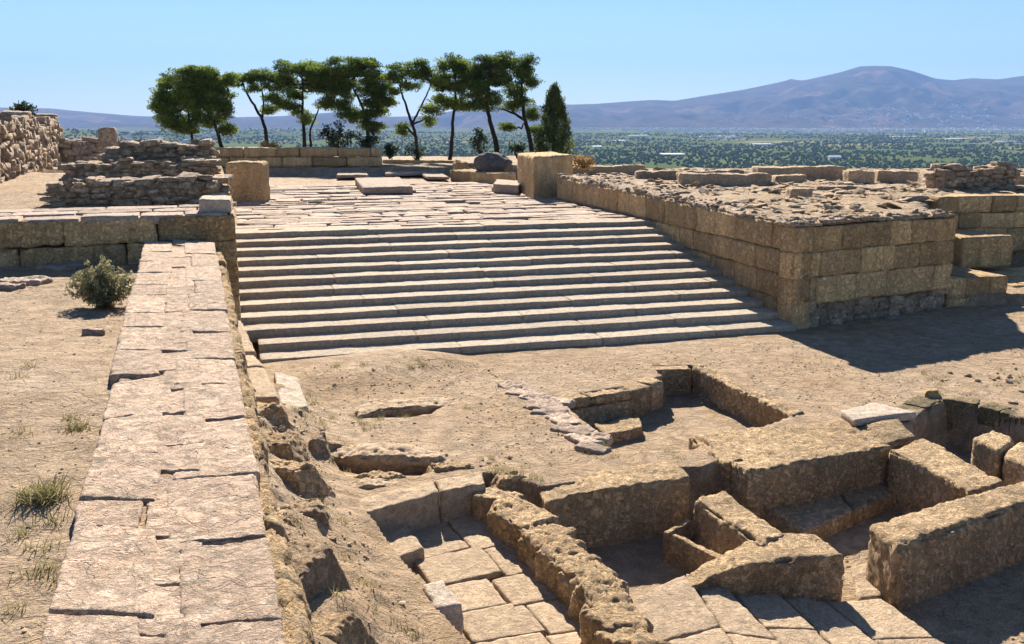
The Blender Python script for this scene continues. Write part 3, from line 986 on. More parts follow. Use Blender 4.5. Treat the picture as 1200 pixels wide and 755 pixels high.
# ------------------------------------------------------------------ the near wall
nw = thing('stone_wall', 'broad near wall capped with large pinkish slabs leading away on the left', 'wall', (*(WA_R * .5 + WA_L * .5), 0))
m = MB()
tops = [at(uL(v) + 8 + (uR(v) - uL(v) - 14) * f, v, WZ)[:2] for f, v in ((0, 830), (1, 830), (1, 279), (0, 279))]
ns = 9
for k in range(ns):
    f0, f1 = k / ns, (k + 1) / ns
    q = [tops[0] + (tops[3] - tops[0]) * f0, tops[1] + (tops[2] - tops[1]) * f0, tops[1] + (tops[2] - tops[1]) * f1, tops[0] + (tops[3] - tops[0]) * f1]
    bt_ = [q[0] + [-.1, 0], q[1] + [.02, 0], q[2] + [.02, 0], q[3] + [-.1, 0]]
    hexa(m, [(*p, .2) for p in bt_], [(*p, WZ - .045) for p in q], r=.03, amp=.018, res=.03, sc=6, octv=5, rough_top=.018, maxn=110)
m.build('rubble_core', M_mortar, nw)
m = MB()
for k in range(7):
    A_, B_ = WA_R + (WB_R - WA_R) * k / 7, WA_R + (WB_R - WA_R) * (k + 1) / 7
    run(m, [A_ + [.13, 0], A_ * .5 + B_ * .5 + [.13, 0], B_ + [.13, 0]], [A_ + [-.3, 0], A_ * .5 + B_ * .5 + [-.3, 0], B_ + [-.3, 0]], WZ - .16, .1, r=.06, amp=.07, res=.04, sc=5, chunk=.12, wob=.08, rough=.05, batter=.16)
m.build('rough_side', M_room, nw)

def capstone(vn, vf, fl0, fl1, dz=0., pale=False, skew=0.0, dl=0.0, name='capstone'):
    """a slab between photo rows vf (far) and vn (near), from fl0 to fl1 of the wall's width"""
    def P(f, v):
        return at(uL(v) + dl + f * (uR(v) - uL(v) - dl), v, WZ)[:2]
    p = [P(fl0, vn - skew), P(fl1, vn), P(fl1, vf), P(fl0, vf - skew)]
    c = np.mean(p, 0)
    p = [q + (c - q) / np.linalg.norm(c - q) * .004 for q in p]
    j = rng.normal(size=(4, 2)) * .010
    p = [q + k for q, k in zip(p, j)]
    tl = rng.normal() * .004
    m = MB()
    z = WZ + dz + rng.normal() * .004
    prism4(m, p, [z - tl, z + tl, z + tl, z - tl], z - .30, r=.022, amp=.022, res=.02 if vn > 480 else .035, sc=3.2, octv=5, chunk=.045, maxn=80, rough_top=.014)
    return m.build(name, M_pale2 if pale else M_cap, nw)
M_pale2 = M_cap
Lr = [283, 295, 306, 319, 333, 346, 366, 383, 409, 438]
for k in range(len(Lr) - 1):
    capstone(Lr[k + 1], Lr[k], 0, .36 + rng.random() * .14, dl=-5)
Lr = [439, 482, 531, 587, 619, 722, 800]
for k in range(len(Lr) - 1):
    capstone(Lr[k + 1], Lr[k], 0, (.47, .41, .43, .35, .455, .40)[k], dl=(3, 4, 2, 0, 2, 0)[k], skew=(10, 0, -4, -2, -8, -6)[k] * -1)
Rr = [283, 297, 312, 328, 343, 363, 388, 419, 449, 489, 553, 627, 722, 800]
for k in range(len(Rr) - 1):
    capstone(Rr[k + 1], Rr[k], (.53, .62, .56, .66, .60, .52, .57, .50, .56, .51, .49, .56, .50)[k], 1.0, skew=-(0, 0, 0, 0, 0, 0, 2, 2, 4, 8, 10, 14, 16)[k])
# smaller slabs fill the middle of the wall between the two rows
vm = 283.0
while vm < 800:
    w = (9 + 13 * rng.random()) * (.6 + (vm - 283) / 160)
    j = rng.normal() * .03
    capstone(min(vm + w, 800), vm, .33 + j, .665 + j * .5, dz=-.009, name='filler_slab', skew=rng.normal() * 3)
    vm += w

# ------------------------------------------------------------------ rooms and walls in the foreground
def gat(u, v, n=12):
    """where the line of sight at u, v meets the ground"""
    z = 0.0
    for _ in range(n):
        p = at(u, v, z)
        z = .5 * z + .5 * float(H(np.array([p[0]]), np.array([p[1]]))[0])
    return at(u, v, z)

def room_wall(name, label, cat, quads, mat=M_room, res=.045, part='stone', **k):
    """quads: list of (four top corners in photo pixels, top height, bottom height)"""
    c = px(quads[0][0], 0).mean(0)
    t = thing(name, label, cat, (*c, -.9))
    m = MB()
    for q, z1, z0 in quads:
        zz = z1 if np.isscalar(z1) else np.mean(z1)
        P = px(q, zz)
        prism4(m, P, z1, z0, **{**dict(r=.06, amp=.035, res=res, sc=3.2, octv=5, chunk=.10, rough_top=.02, batter=.03, maxn=80), **k})
    m.build(part, mat, t)
    return t
room_wall('kerb_wall', 'low kerb of two long cut blocks edging the paved room at the bottom', 'wall',
          [([(432, 600), (514, 577), (508, 563), (394, 591)], .05, -.65), ([(517, 576), (569, 566), (565, 551), (511, 562)], .05, -.65)], M_slab, chunk=.05, r=.04)
def run_wall(label, fr, bk, zt, z0=-1.05, mat=M_room, name='chamber_wall', cat='wall', **k):
    t = thing(name, label, cat, (*px(fr).mean(0), -.9))
    zs = np.broadcast_to(np.asarray(zt, float), len(fr))
    f_ = [at(u, v, z)[:2] for (u, v), z in zip(fr, zs)]
    b_ = [at(u, v, z)[:2] for (u, v), z in zip(bk, zs)]
    m = MB(); run(m, f_, b_, zt, z0, **k)
    m.build('masonry', mat, t)
    return t
t = run_wall('thick flat topped wall with a tall ochre front behind the stone bin', [(640, 590), (668, 579), (740, 569), (809, 559)], [(626, 566), (652, 561), (722, 549), (791, 538)], [-.04, .0, .03, .04], chunk=.12)
t = run_wall('longest and thickest chamber wall, broken at its left end', [(874, 553), (930, 543), (990, 532), (1046, 522)], [(812, 508), (880, 500), (945, 495), (1003, 490)], [.08, .08, .06, .05], chunk=.16, rough=.05)
m = MB(); run(m, px([(847, 546), (872, 545)]), px([(806, 512), (838, 510)]), [.02, .10], -1.05, chunk=.3, wob=.1); m.build('broken_end', M_room, t)
run_wall('worn wall on the right linking the thickest wall to the big front wall', [(1040, 527), (1086, 546), (1136, 577)], [(1082, 512), (1122, 534), (1180, 565)], [.05, .05, .02], chunk=.2, rough=.05)
run_wall('big front wall at the right edge with a rounded left end', [(1052, 641), (1136, 612), (1212, 587), (1330, 550)], [(1016, 611), (1092, 590), (1166, 570), (1280, 538)], [.02, .02, .04, .02], z0=-1.1, r=.12, chunk=.2, batter=.08, rough=.05)
run_wall('short worn wall running down from the thick wall towards the stone bin', [(810, 582), (848, 608), (896, 640)], [(850, 572), (878, 592), (926, 624)], [-.04, -.06, -.10], z0=-1.0, r=.1, chunk=.24, wob=.08, rough=.06)
run_wall('curved worn wall above the broad bottom steps, ending at a sheer right face', [(804, 690), (834, 676), (868, 664), (930, 655), (994, 648)], [(801, 672), (826, 657), (860, 640), (904, 618), (960, 622)], [-.40, -.35, -.18, -.11, -.11], z0=-1.05, r=.07, chunk=.18, wob=.05, rough=.05, batter=.0)
room_wall('stone_bench', 'shaded low stone bench along the foot of the thickest chamber wall', 'bench',
          [([(945, 624), (1000, 598), (980, 574), (897, 597)], -.66, -1.05), ([(1002, 598), (1056, 574), (1038, 559), (983, 574)], -.66, -1.05)], chunk=.08)
# stone bin
t = thing('stone_bin', 'small open stone bin with thin slab sides in the middle chamber', 'bin', (*px([(805, 630)], -.5)[0], -.95))
for q, z in (([(777, 622), (783, 625), (812, 610), (806, 606)], -.42), ([(842, 655), (850, 650), (783, 621), (776, 621)], -.46)):
    m = MB(); prism4(m, px(q, z), z, -1.0, r=.03, amp=.03, res=.03, chunk=.05, sc=4); m.build('side_slab', M_room, t)
m = MB(); prism4(m, px([(842, 652), (870, 640), (812, 608), (783, 622)], -.74), -.74, -1.0, r=.03, amp=.03, res=.05); m.build('floor', M_ground, t)
# rubble wall between the paved room and the chamber
t = thing('rubble_wall', 'line of rounded rubble stones dividing the paved room from the chambers', 'wall', (*px([(640, 620)], 0)[0], -.5))
m = MB()
run(m, px([(574, 592), (622, 628), (672, 676), (708, 722), (748, 790)]), px([(606, 576), (652, 614), (704, 656), (742, 700), (792, 768)]), [-.01, -.02, -.02, -.03, -.04], -.75, r=.08, amp=.08, res=.04, sc=5, chunk=.10, wob=.06, rough=.04)
for u, v, a, b in ((584, 577, .24, .27), (600, 589, .25, .24), (619, 603, .30, .28), (641, 621, .30, .25), (658, 640, .30, .20), (674, 652, .29, .20), (689, 667, .31, .20), (703, 683, .31, .2), (712, 699, .27, .2), (722, 718, .30, .24), (738, 738, .3, .22), (754, 759, .32, .24), (768, 778, .36, .24)):
    p = at(u, v, -.02)
    an = math.atan2(-1, 1) * .85
    k = rng.random() * .07
    obox(m, (p[0], p[1], -.30 - k), (b * 1.34, a * 1.12, .30), rot=an + rng.normal() * .22, tilt=(rng.normal() * .12, rng.normal() * .12), r=.09, amp=.05, res=.028, sc=4, octv=5, chunk=.10, rough_top=.03, tone=rng.random())
m.build('rubble', M_room, t)
# paving of the bottom room
fl = thing('slab_floor', 'sunken floor of large rectangular flagstones in the room at the bottom', 'floor', (*px([(600, 690)], -.45)[0], -.6))
m = MB()
A0, A1, B0, B1 = (468, 634), (600, 812), (588, 600), (776, 790)
rows = [-.08, .13, .30, .47, .66, .86, 1.1]
for i in range(len(rows) - 1):
    sp = (.52, .60, .46, .55, .5, .55)[i]
    for f0, f1 in ((0, sp), (sp, 1.0)):
        c = []
        off = .03 if f0 else 0
        for f, r in ((f0, rows[i + 1] + off), (f1, rows[i + 1] + off), (f1, rows[i] + off), (f0, rows[i] + off)):
            l = np.array(A0) + (np.array(A1) - A0) * r
            q = np.array(B0) + (np.array(B1) - B0) * r
            c.append(l + (q - l) * f)
        P = px(c, -.44)
        cc = P.mean(0)
        P = P + (cc - P) / np.linalg.norm(cc - P, axis=1, keepdims=True) * .008
        prism4(m, P, -.45 + rng.normal() * .007, -.62, r=.02, amp=.014, res=.035, sc=3, octv=5, chunk=.03)
m.build('flagstones', M_slab, fl)
room_wall('stone_ledge', 'pale ledge slab at the left end of the kerb inside the paved room', 'slab', [([(462, 655), (497, 641), (473, 606), (436, 618)], -.30, -.6)], M_slab, chunk=.04, r=.03)
# broad steps at the bottom
bs_ = thing('broad_steps', 'broad slab steps going down to the right at the bottom edge', 'steps', (*px([(860, 730)], -.6)[0], -1))
E_ = [((736, 704), (812, 812)), ((803, 671), (898, 812)), ((852, 688), (972, 812)), ((908, 692), (1036, 812)), ((966, 704), (1104, 812)), ((1034, 700), (1190, 812))]
for k in range(5):
    m = MB()
    z = -.42 - .09 * k
    js = [0, (.45, .5, .38, .6, .42)[k], 1.0]
    for i in range(2):
        l0, l1 = [np.array(E_[k][0]) + (np.array(E_[k][1]) - E_[k][0]) * j for j in js[i:i + 2]]
        r0, r1 = [np.array(E_[k + 1][0]) + (np.array(E_[k + 1][1]) - E_[k + 1][0]) * j for j in js[i:i + 2]]
        P = px([l1, r1, r0, l0], z)
        cc = P.mean(0)
        P = P + (cc - P) / np.linalg.norm(cc - P, axis=1, keepdims=True) * .008
        prism4(m, P, z, -1.05, r=.025, amp=.02, res=.035, sc=3, octv=5, chunk=.05)
    m.build('step', M_slab, bs_)
room_wall('pale_slab', 'pale paving slab between the sheer wall end and the big front wall', 'slab', [([(1006, 702), (1034, 699), (1016, 660), (996, 664)], -.84, -1.05)], M_slab, chunk=.04, r=.03)
# pit in the middle: cut walls
t = thing('pit_wall', 'back and side walls of the sunken pit in front of the lowest step', 'wall', (*px([(790, 440)], 0)[0], -.6))
def L2(u, v): return at(u, v, 0.02)[:2]
m = MB()
ashlar(m, L2(652, 472), L2(743, 457), -.7, .03, .45, (.55, .25), lens=(1.2, 2.0), res=.05, amp=.04, chunk=.12, r=.05)
ashlar(m, L2(744, 458), L2(779, 445), -.7, .03, .5, (1,), lens=(.8, .9), res=.06, amp=.04, chunk=.1, r=.06)
m.build('front_blocks', M_room, t)
m = MB()
ashlar(m, L2(760, 434), L2(812, 431.5), -.7, .02, .4, (1,), lens=(1.2, 2), res=.07, amp=.03, chunk=.06)
m.build('back_blocks', M_room, t)
m = MB()
fp = [L2(812 + 118 * t, 431.5 + 56.5 * t) for t in (0, .3, .6, 1)]
run(m, fp, [p + [.30, .30] for p in fp], .035, -.75, r=.04, amp=.06, res=.045, sc=4, chunk=.14, wob=.07, rough=.04, batter=.0)
m.build('side_rubble', M_room, t)
room_wall('step_block', 'ochre step stone lying in the sunken pit', 'block', [([(711, 509), (753, 500), (748, 486), (695, 497)], -.40, -.75)], M_room, chunk=.04, r=.03)
t = thing('flat_stone_edging', 'row of flat broken stones along the left side of the sunken pit', 'edging', (*px([(650, 490)], 0)[0], 0))
m = MB()
for u, v, a, b in ((598, 452, .30, .2), (612, 460, .34, .2), (630, 466, .4, .26), (627, 476, .25, .18), (645, 482, .34, .24), (660, 492, .36, .25), (672, 503, .38, .24), (684, 514, .36, .22), (694, 524, .30, .16), (655, 470, .3, .2), (704, 512, .2, .2)):
    p = at(u, v, .03)
    obox(m, (p[0], p[1], -.04), (a, b, .09), rot=-.8 + rng.normal() * .3, tilt=(rng.normal() * .05, rng.normal() * .05), r=.03, amp=.05, res=.04, sc=5, chunk=.10)
run(m, px([(592, 455), (640, 484), (690, 524)]), px([(606, 447), (664, 476), (712, 514)]), .03, -.2, r=.04, amp=.06, res=.04, sc=4, chunk=.1, wob=.08, rough=.05)
m.build('flat_stones', M_pave, t)
# right hand pit
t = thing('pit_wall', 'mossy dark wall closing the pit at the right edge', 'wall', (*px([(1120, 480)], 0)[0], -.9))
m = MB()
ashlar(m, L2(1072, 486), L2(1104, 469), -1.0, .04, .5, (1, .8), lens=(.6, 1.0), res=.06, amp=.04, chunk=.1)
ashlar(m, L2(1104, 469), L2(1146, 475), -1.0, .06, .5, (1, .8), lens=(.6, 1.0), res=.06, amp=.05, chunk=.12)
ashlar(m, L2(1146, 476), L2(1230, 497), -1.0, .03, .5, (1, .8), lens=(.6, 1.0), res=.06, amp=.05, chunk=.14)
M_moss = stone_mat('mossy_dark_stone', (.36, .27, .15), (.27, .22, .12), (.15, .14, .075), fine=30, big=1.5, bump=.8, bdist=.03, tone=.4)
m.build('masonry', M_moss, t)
room_wall('stone_block', 'left of two squared blocks standing in the right edge pit', 'block', [([(1139, 512), (1172, 527), (1191, 514), (1163, 502)], .10, -1.0)], chunk=.1, r=.08)
room_wall('stone_block', 'right of two squared blocks standing in the right edge pit', 'block', [([(1175, 532), (1218, 549), (1236, 530), (1194, 515)], .06, -1.0)], chunk=.12, r=.1)
room_wall('flat_slab', 'pale smooth slab lying flat beside the thickest chamber wall', 'slab', [([(1001, 492), (1075, 483), (1024, 471), (985, 481)], .20, .05)], M_pale, chunk=.03, r=.03, amp=.015, batter=0)
room_wall('wedge_stone', 'wedge shaped stone in front of the pale smooth slab', 'stone', [([(1040, 516), (1074, 508), (1052, 493), (1012, 498)], [.04, .06, .16, .14], -.1)], M_room, chunk=.05)
room_wall('stone_block', 'small upright block on the gravel behind the right edge pit', 'block', [([(1084, 459), (1101, 457), (1099, 453), (1084, 454)], .16, -.1)], M_ash, chunk=.04)
# slabs beside the left end of the stairs
t = thing('side_wall', 'narrow low wall of slabs descending beside the left end of the stairs', 'wall', (*px([(300, 420)], 1)[0], 0))
m = MB()
for (u0, v0, u1, v1), (u2, u3) in (((284, 466, 328, 466), (281, 310)), ((281, 430, 311, 429), (279, 299)), ((279, 414, 300, 413), (276, 283))):
    vt = {466: 431, 430: 415, 414: 376}[v0]
    prism4(m, px([(u0, v0), (u1, v1), (u3, vt), (u2, vt)], 1.0), 1.0 + rng.normal() * .02, -.1, r=.05, amp=.03, res=.05, chunk=.06, octv=5)
m.build('slabs', M_slab, t)
room_wall('pale_slab', 'pale slab leaning at the foot of the narrow slab wall', 'slab', [([(331, 487), (361, 471), (350, 441), (321, 438)], [.42, .32, .36, .44], -.1)], M_pale, chunk=.05, r=.05)
# boulders along the foot of the near wall
for lab, u, v, s, sq in (('flat topped boulder between the near wall and the bare ground', 322, 522, (.38, .30, .30), 4),
                     ('long low boulder split across, halfway down the bank', 325, 550, (.50, .24, .20), 4),
                     ('rounded boulder with a dark hollow under its front', 352, 600, (.36, .28, .26), 4),
                     ('small boulder jammed against the near wall above the big dark one', 312, 612, (.26, .22, .22), 4),
                     ('boulder just below the narrow slab wall', 300, 482, (.34, .30, .26), 4),
                     ('dark upright slab stone stuck in the bank edge', 374, 523, (.12, .26, .34), 4),
                     ('pale topped boulder on the bank left of the hollow', 345, 568, (.34, .26, .2), 4),
                     ('low stone at the edge of the hollow by the kerb', 432, 560, (.42, .22, .14), 4),
                     ('largest dark boulder at the foot of the near wall', 338, 690, (.34, .62, .62), 5),
                     ('squat stone beside the hollow right of the kerb blocks', 530, 547, (.36, .2, .12), 4),
                     ('small cube like stone at the corner of kerb and rubble', 598, 558, (.2, .16, .14), 4),
                     ('brown boulder low on the bank at the bottom edge', 372, 742, (.3, .3, .3), 4)):
    p = gat(u, v)
    t = tag(None or thing('boulder', lab, 'boulder', p), lab, 'boulder')
    m = MB()
    th = rng.normal() * .4
    q4 = [np.array([math.cos(th + k_ * 1.571 + .785 + rng.normal() * .18) * s[0] * 1.35, math.sin(th + k_ * 1.571 + .785 + rng.normal() * .18) * s[1] * 1.35]) * (.8 + .3 * rng.random()) + p[:2] for k_ in (2, 3, 0, 1)]
    hh = s[2] * (.8 if 'largest' in lab or 'upright' in lab else .5)
    prism4(m, q4, [p[2] + hh * (.55 + .45 * rng.random()) for _ in range(4)], p[2] - .35, batter=.30, r=.06, amp=.05, res=.026, sc=4.0, octv=5, chunk=.14, rough_top=.06, maxn=60)
    m.build('stone', M_mortar if 'dark' in lab else M_room, t)
room_wall('loose_block', 'pale angular block loose on the bank beside the flagstones', 'block', [([(511, 713), (542, 703), (519, 680), (493, 687)], [.02, -.02, .06, .08], -.45)], M_pale, chunk=.06, r=.03, tone=.2)
def ledge(label, fr, bk, zt, **k):
    run_wall(label, fr, bk, zt, z0=-.5, mat=M_slab, name='rock_ledge', cat='rock ledge', **{**dict(r=.04, amp=.06, res=.035, sc=3.5, chunk=.2, wob=.12, rough=.05, batter=-.12), **k})
ledge('ragged rock ledge cropping out of the bare ground below the stairs', [(418, 488), (445, 479), (490, 477), (535, 473)], [(415, 477), (446, 468), (492, 464), (545, 464)], [.0, .05, .06, .02])
ledge('long undercut ledge of earth and rock behind the kerb blocks', [(384, 535), (420, 536), (465, 537), (515, 541)], [(382, 521), (420, 521), (468, 523), (525, 531)], [.02, .07, .06, .03])
ledge('low outcrop between the hollow and the kerb blocks', [(395, 578), (430, 570), (470, 566)], [(392, 568), (428, 561), (468, 558)], [.02, .05, .04], chunk=.14)
# loose stones and gravel lying about (uncountable)
def gravel(name, polypx, n, smin, smax, z=0, mat=M_slab, flat=.55, pw=3.):
    P = px(polypx, z)
    lo, hi = P.min(0), P.max(0)
    q = lo + rng.random((n * 4, 2)) * (hi - lo)
    q = q[sdist(P, q[:, 0], q[:, 1]) > 0][:n]
    w = fbm2(q[:, 0], q[:, 1], .8, 3, seed=88) + .5 > rng.random(len(q)) * .9
    q = q[w]
    s = smin + (smax - smin) * rng.random(len(q)) ** pw
    m = MB()
    pebbles(m, np.c_[q, H(q[:, 0], q[:, 1]) + s * .15], s, flat)
    kind(m.build(name, mat, smooth=False), 'stuff')
gravel('ground_gravel', [(340, 440), (930, 400), (1180, 380), (1250, 470), (1000, 475), (930, 480), (810, 425), (760, 430), (640, 470), (700, 535), (560, 548), (400, 560), (350, 500)], 7000, .008, .035)
gravel('bank_gravel', [(300, 480), (380, 480), (400, 590), (460, 650), (560, 760), (620, 860), (320, 860), (300, 600)], 4000, .006, .028, z=.2, mat=M_slab)
gravel('room_gravel', [(880, 640), (1200, 560), (1400, 700), (1300, 800), (1000, 800)], 2500, .008, .04, z=-.9, mat=M_room)
gravel('bank_stones', [(300, 470), (380, 480), (400, 590), (460, 650), (560, 760), (620, 860), (320, 860), (300, 600)], 90, .03, .10, z=.2, mat=M_slab, pw=2.0)
gravel('rim_stones', [(1090, 440), (1230, 420), (1260, 490), (1150, 470), (1110, 465)], 120, .03, .13, z=0, mat=M_rub, pw=2.0)
gravel('scattered_stones', [(340, 440), (600, 425), (700, 535), (560, 548), (400, 560), (350, 500)], 60, .02, .07, mat=M_slab, pw=1.8)
P = dirt_l
q = np.c_[-14 + 13 * rng.random(9000), 5 + 19 * rng.random(9000)]
q = q[sdist(P, q[:, 0], q[:, 1]) > .3]
s = .006 + .02 * rng.random(len(q)) ** 4
m = MB(); pebbles(m, np.c_[q, H(q[:, 0], q[:, 1]) + s * .15], s, .5)
kind(m.build('dirt_gravel', M_slab, smooth=False), 'stuff')
for lab, u, v, w in (('broad flat stone half buried at the foot of the left terrace wall', 25, 324, .55), ('thin flat stone nearest the bush at the foot of the left terrace wall', 72, 308, .5),
                     ('small flat stone lying on the bare ground below the gray green bush', 110, 387, .16), ('flat stone at the very left edge below the terrace wall', 2, 330, .4)):
    p = at(u, v, 2.55); p[2] = H(p[:1], p[1:2])[0]
    m = MB()
    obox(m, (p[0], p[1], p[2] + .02), (w, w * .5, .08), rot=rng.normal() * .3, r=.03, amp=.06, res=.05, sc=5, chunk=.1)
    tag(m.build('flat_stone', M_pave), lab, 'stone')['kind'] = 'thing'

# ------------------------------------------------------------------ plants
def tube(mb, pts, rad, n=7, tone=.5):
    pts = np.asarray(pts, float)
    k = len(pts)
    tn = np.gradient(pts, axis=0)
    tn /= np.linalg.norm(tn, axis=1, keepdims=True) + 1e-9
    ref = np.array([.3, 1, .2]); ref /= np.linalg.norm(ref)
    a = np.cross(tn, ref); a /= np.linalg.norm(a, axis=1, keepdims=True) + 1e-9
    b = np.cross(tn, a)
    th = np.linspace(0, 2 * np.pi, n, endpoint=False)
    V = pts[:, None] + np.asarray(rad)[:, None, None] * (np.cos(th)[None, :, None] * a[:, None] + np.sin(th)[None, :, None] * b[:, None])
    i = np.arange(k - 1)[:, None] * n + np.arange(n)[None]
    j = np.arange(k - 1)[:, None] * n + (np.arange(n)[None] + 1) % n
    q = np.stack([i, j, j + n, i + n], 2).reshape(-1, 4)
    mb.add(V.reshape(-1, 3), quads=q, tone=tone)

def curve(a, b, n=6, sag=0., wob=.1):
    a, b = np.asarray(a, float), np.asarray(b, float)
    t = np.linspace(0, 1, n)[:, None]
    p = a + (b - a) * t
    L = np.linalg.norm(b - a)
    p[:, 2] += (-sag * 4 * t * (1 - t) * L)[:, 0]
    w = rng.normal(size=(n, 3)) * wob * L * .12
    w[0] = w[-1] = 0
    return p + w

def leaves(mb, cen, rad, per, size, asp=.45, upright=0.0, tonec=None, tsp=.35):
    """small leaf faces spread through ellipsoids"""
    cen = np.repeat(np.asarray(cen, float), per, 0)
    rad = np.repeat(np.asarray(rad, float), per, 0)
    N = len(cen)
    d = rng.normal(size=(N, 3)); d /= np.linalg.norm(d, axis=1, keepdims=True)
    rr = rng.random((N, 1)) ** .45
    c = cen + d * rr * rad
    a = rng.normal(size=(N, 3)) + d * .7
    a[:, 2] += upright
    a /= np.linalg.norm(a, axis=1, keepdims=True)
    b = np.cross(a, rng.normal(size=(N, 3))); b /= np.linalg.norm(b, axis=1, keepdims=True) + 1e-9
    s = size * (.6 + .8 * rng.random((N, 1)))
    a, b = a * s, b * s * asp
    V = np.stack([c - a * .5, c + b * .5, c + a * .5, c - b * .5], 1)
    T = np.arange(N * 4).reshape(-1, 4)
    tn = np.repeat(tonec, per) if tonec is not None else np.full(N, .5)
    tn = np.clip(tn + tsp * rng.normal(size=N), 0, 1)
    mb.add(V.reshape(-1, 3), quads=T, tone=np.repeat(tn, 4))

def pine(label, Y, trunks, blobs, r0=.17, mat=M_pine, dens=1.0, gz=None, name='pine_tree', group='pines behind the landing'):
    k = Y / 1190.0                                     # metres per photo pixel
    base = atY(trunks[0][0][0], trunks[0][0][1] + 8, Y)
    t = thing(name, label, 'tree', base, group)
    trunk = MB()
    paths = []
    for ti, tr in enumerate(trunks):
        pts = [atY(u, v, Y + (rng.normal() * .25 if i else 0)) for i, (u, v) in enumerate(tr)]
        if ti == 0:
            pts[0][2] -= .5
        # smooth the path
        P = np.array(pts); n = len(P)
        s = np.linspace(0, n - 1, n * 4)
        Q = np.stack([np.interp(s, np.arange(n), P[:, i]) for i in range(3)], 1)
        Q[1:-1] = (Q[:-2] + Q[1:-1] * 2 + Q[2:]) / 4
        Q += rng.normal(size=Q.shape) * .02
        ra = r0 * (.62 if ti else 1) * np.linspace(1, .38, len(Q))
        ra[0] *= 1.25
        tube(trunk, Q, ra, 8)
        paths.append(Q)
    allp = np.concatenate([p[len(p) // 3:] for p in paths])
    crown = MB()
    cen, rad, tn = [], [], []
    for (u, v, ru, rv) in blobs:
        rx, rz = ru * k * 1.24, rv * k * 1.12
        ry = max(.8 * (rx + rz) / 2, min(rx, rz))
        c0 = atY(u, v, Y + rng.normal() * ry * .35)
        nsub = max(3, int(dens * 19 * (rx * rz + .25 * rx * ry) + 6))
        d = rng.normal(size=(nsub, 3)); d /= np.linalg.norm(d, axis=1, keepdims=True)
        cc = c0 + d * (rng.random((nsub, 1)) ** .42) * np.array([rx, ry, rz]) * .86
        base_p = allp[np.argmin(((allp - c0) ** 2).sum(1) + (allp[:, 2] > c0[2] + .3) * 4)]
        lp = curve(base_p, c0 - [0, 0, rz * .3], 7, .05, 1.0)
        tube(trunk, lp, np.linspace(.075, .03, 7) * (.6 + .5 * r0 / .17), 6)
        for j in range(min(nsub, 14)):
            tube(trunk, curve(lp[4 + j % 3], cc[j], 4, .04, .8), [.028, .02, .014, .008], 4)
        cen.append(cc)
        rad.append(np.stack([.36 + .36 * rng.random(nsub)] * 2 + [.17 + .15 * rng.random(nsub)], 1))
        tn.append(np.clip(.45 + .3 * rng.normal(size=nsub), 0, 1))
    cen, rad, tn = np.concatenate(cen), np.concatenate(rad), np.concatenate(tn)
    leaves(crown, cen, rad, 105, .19, .30, upright=.25, tonec=tn, tsp=.22)
    trunk.build('trunk', M_bark, t)
    crown.build('crown', mat, t, smooth=False)
    return t
pine('widest round crowned pine, first in the row from the left', 76, [[(261, 174), (256, 158), (250, 142), (245, 120)], [(226, 172), (224, 150), (219, 125), (222, 105)], [(250, 142), (262, 125), (268, 110)]],
     [(226, 96, 38, 17), (200, 112, 21, 17), (250, 108, 24, 18), (224, 120, 36, 16), (195, 138, 15, 13), (238, 140, 24, 10), (262, 128, 12, 12), (214, 150, 20, 8), (186, 126, 9, 12), (232, 84, 20, 8), (268, 92, 7, 7), (268, 150, 8, 8)], dens=1.25)
pine('slender pine with a forked thin trunk and an open flat crown', 80, [[(314, 170), (311, 152), (307, 139), (298, 124), (288, 108), (284, 95)], [(307, 139), (309, 120), (306, 96)]],
     [(286, 92, 12, 7), (306, 90, 16, 8), (320, 100, 9, 7), (312, 128, 9, 6), (272, 95, 7, 6), (326, 92, 7, 7), (298, 103, 8, 5), (318, 114, 7, 5)], r0=.16, dens=.95)
pine('straight trunked pine with a flat bushy top, third from the left', 79, [[(357, 174), (356, 150), (354, 125), (355, 98)], [(365, 174), (363, 155), (370, 135), (380, 118)]],
     [(350, 80, 28, 11), (338, 100, 13, 9), (376, 92, 10, 12), (346, 128, 8, 6), (331, 121, 12, 8), (368, 100, 11, 12), (345, 112, 10, 7), (366, 84, 14, 10), (360, 138, 8, 6), (334, 92, 10, 8)], dens=1.0)
pine('broad dark pine with a leaning trunk and the fullest crown', 78, [[(433, 176), (431, 155), (428, 135), (420, 115), (410, 98)], [(428, 140), (405, 128), (388, 118), (378, 105)]],
     [(404, 82, 38, 14), (432, 98, 22, 18), (452, 120, 8, 10), (372, 88, 14, 10), (384, 122, 10, 8), (436, 148, 14, 8), (394, 105, 20, 14), (440, 126, 14, 15), (415, 135, 16, 10), (385, 92, 16, 12), (446, 108, 9, 12), (400, 124, 12, 8), (424, 76, 16, 8)], mat=M_pine_d, dens=1.25)
pine('thin sparse pine with bare twisting twigs', 77, [[(490, 184), (488, 162), (483, 145), (477, 128), (471, 110), (468, 95)], [(483, 145), (492, 128), (502, 108), (506, 95)], [(488, 162), (478, 150), (470, 146), (466, 152)]],
     [(474, 84, 20, 10), (499, 88, 16, 10), (514, 98, 8, 9), (462, 108, 6, 6), (460, 94, 7, 10), (508, 128, 11, 8), (480, 100, 10, 6), (502, 142, 6, 5), (474, 152, 7, 7), (490, 76, 10, 6)], r0=.15, dens=.8)
pine('upright pine with a narrow tufted crown beside the sparse one', 78, [[(527, 184), (530, 160), (531, 138), (534, 112), (533, 90)]],
     [(531, 78, 19, 14), (520, 96, 15, 12), (541, 102, 15, 13), (516, 116, 8, 7), (543, 122, 9, 8), (528, 120, 9, 8), (545, 82, 10, 10)], r0=.17)
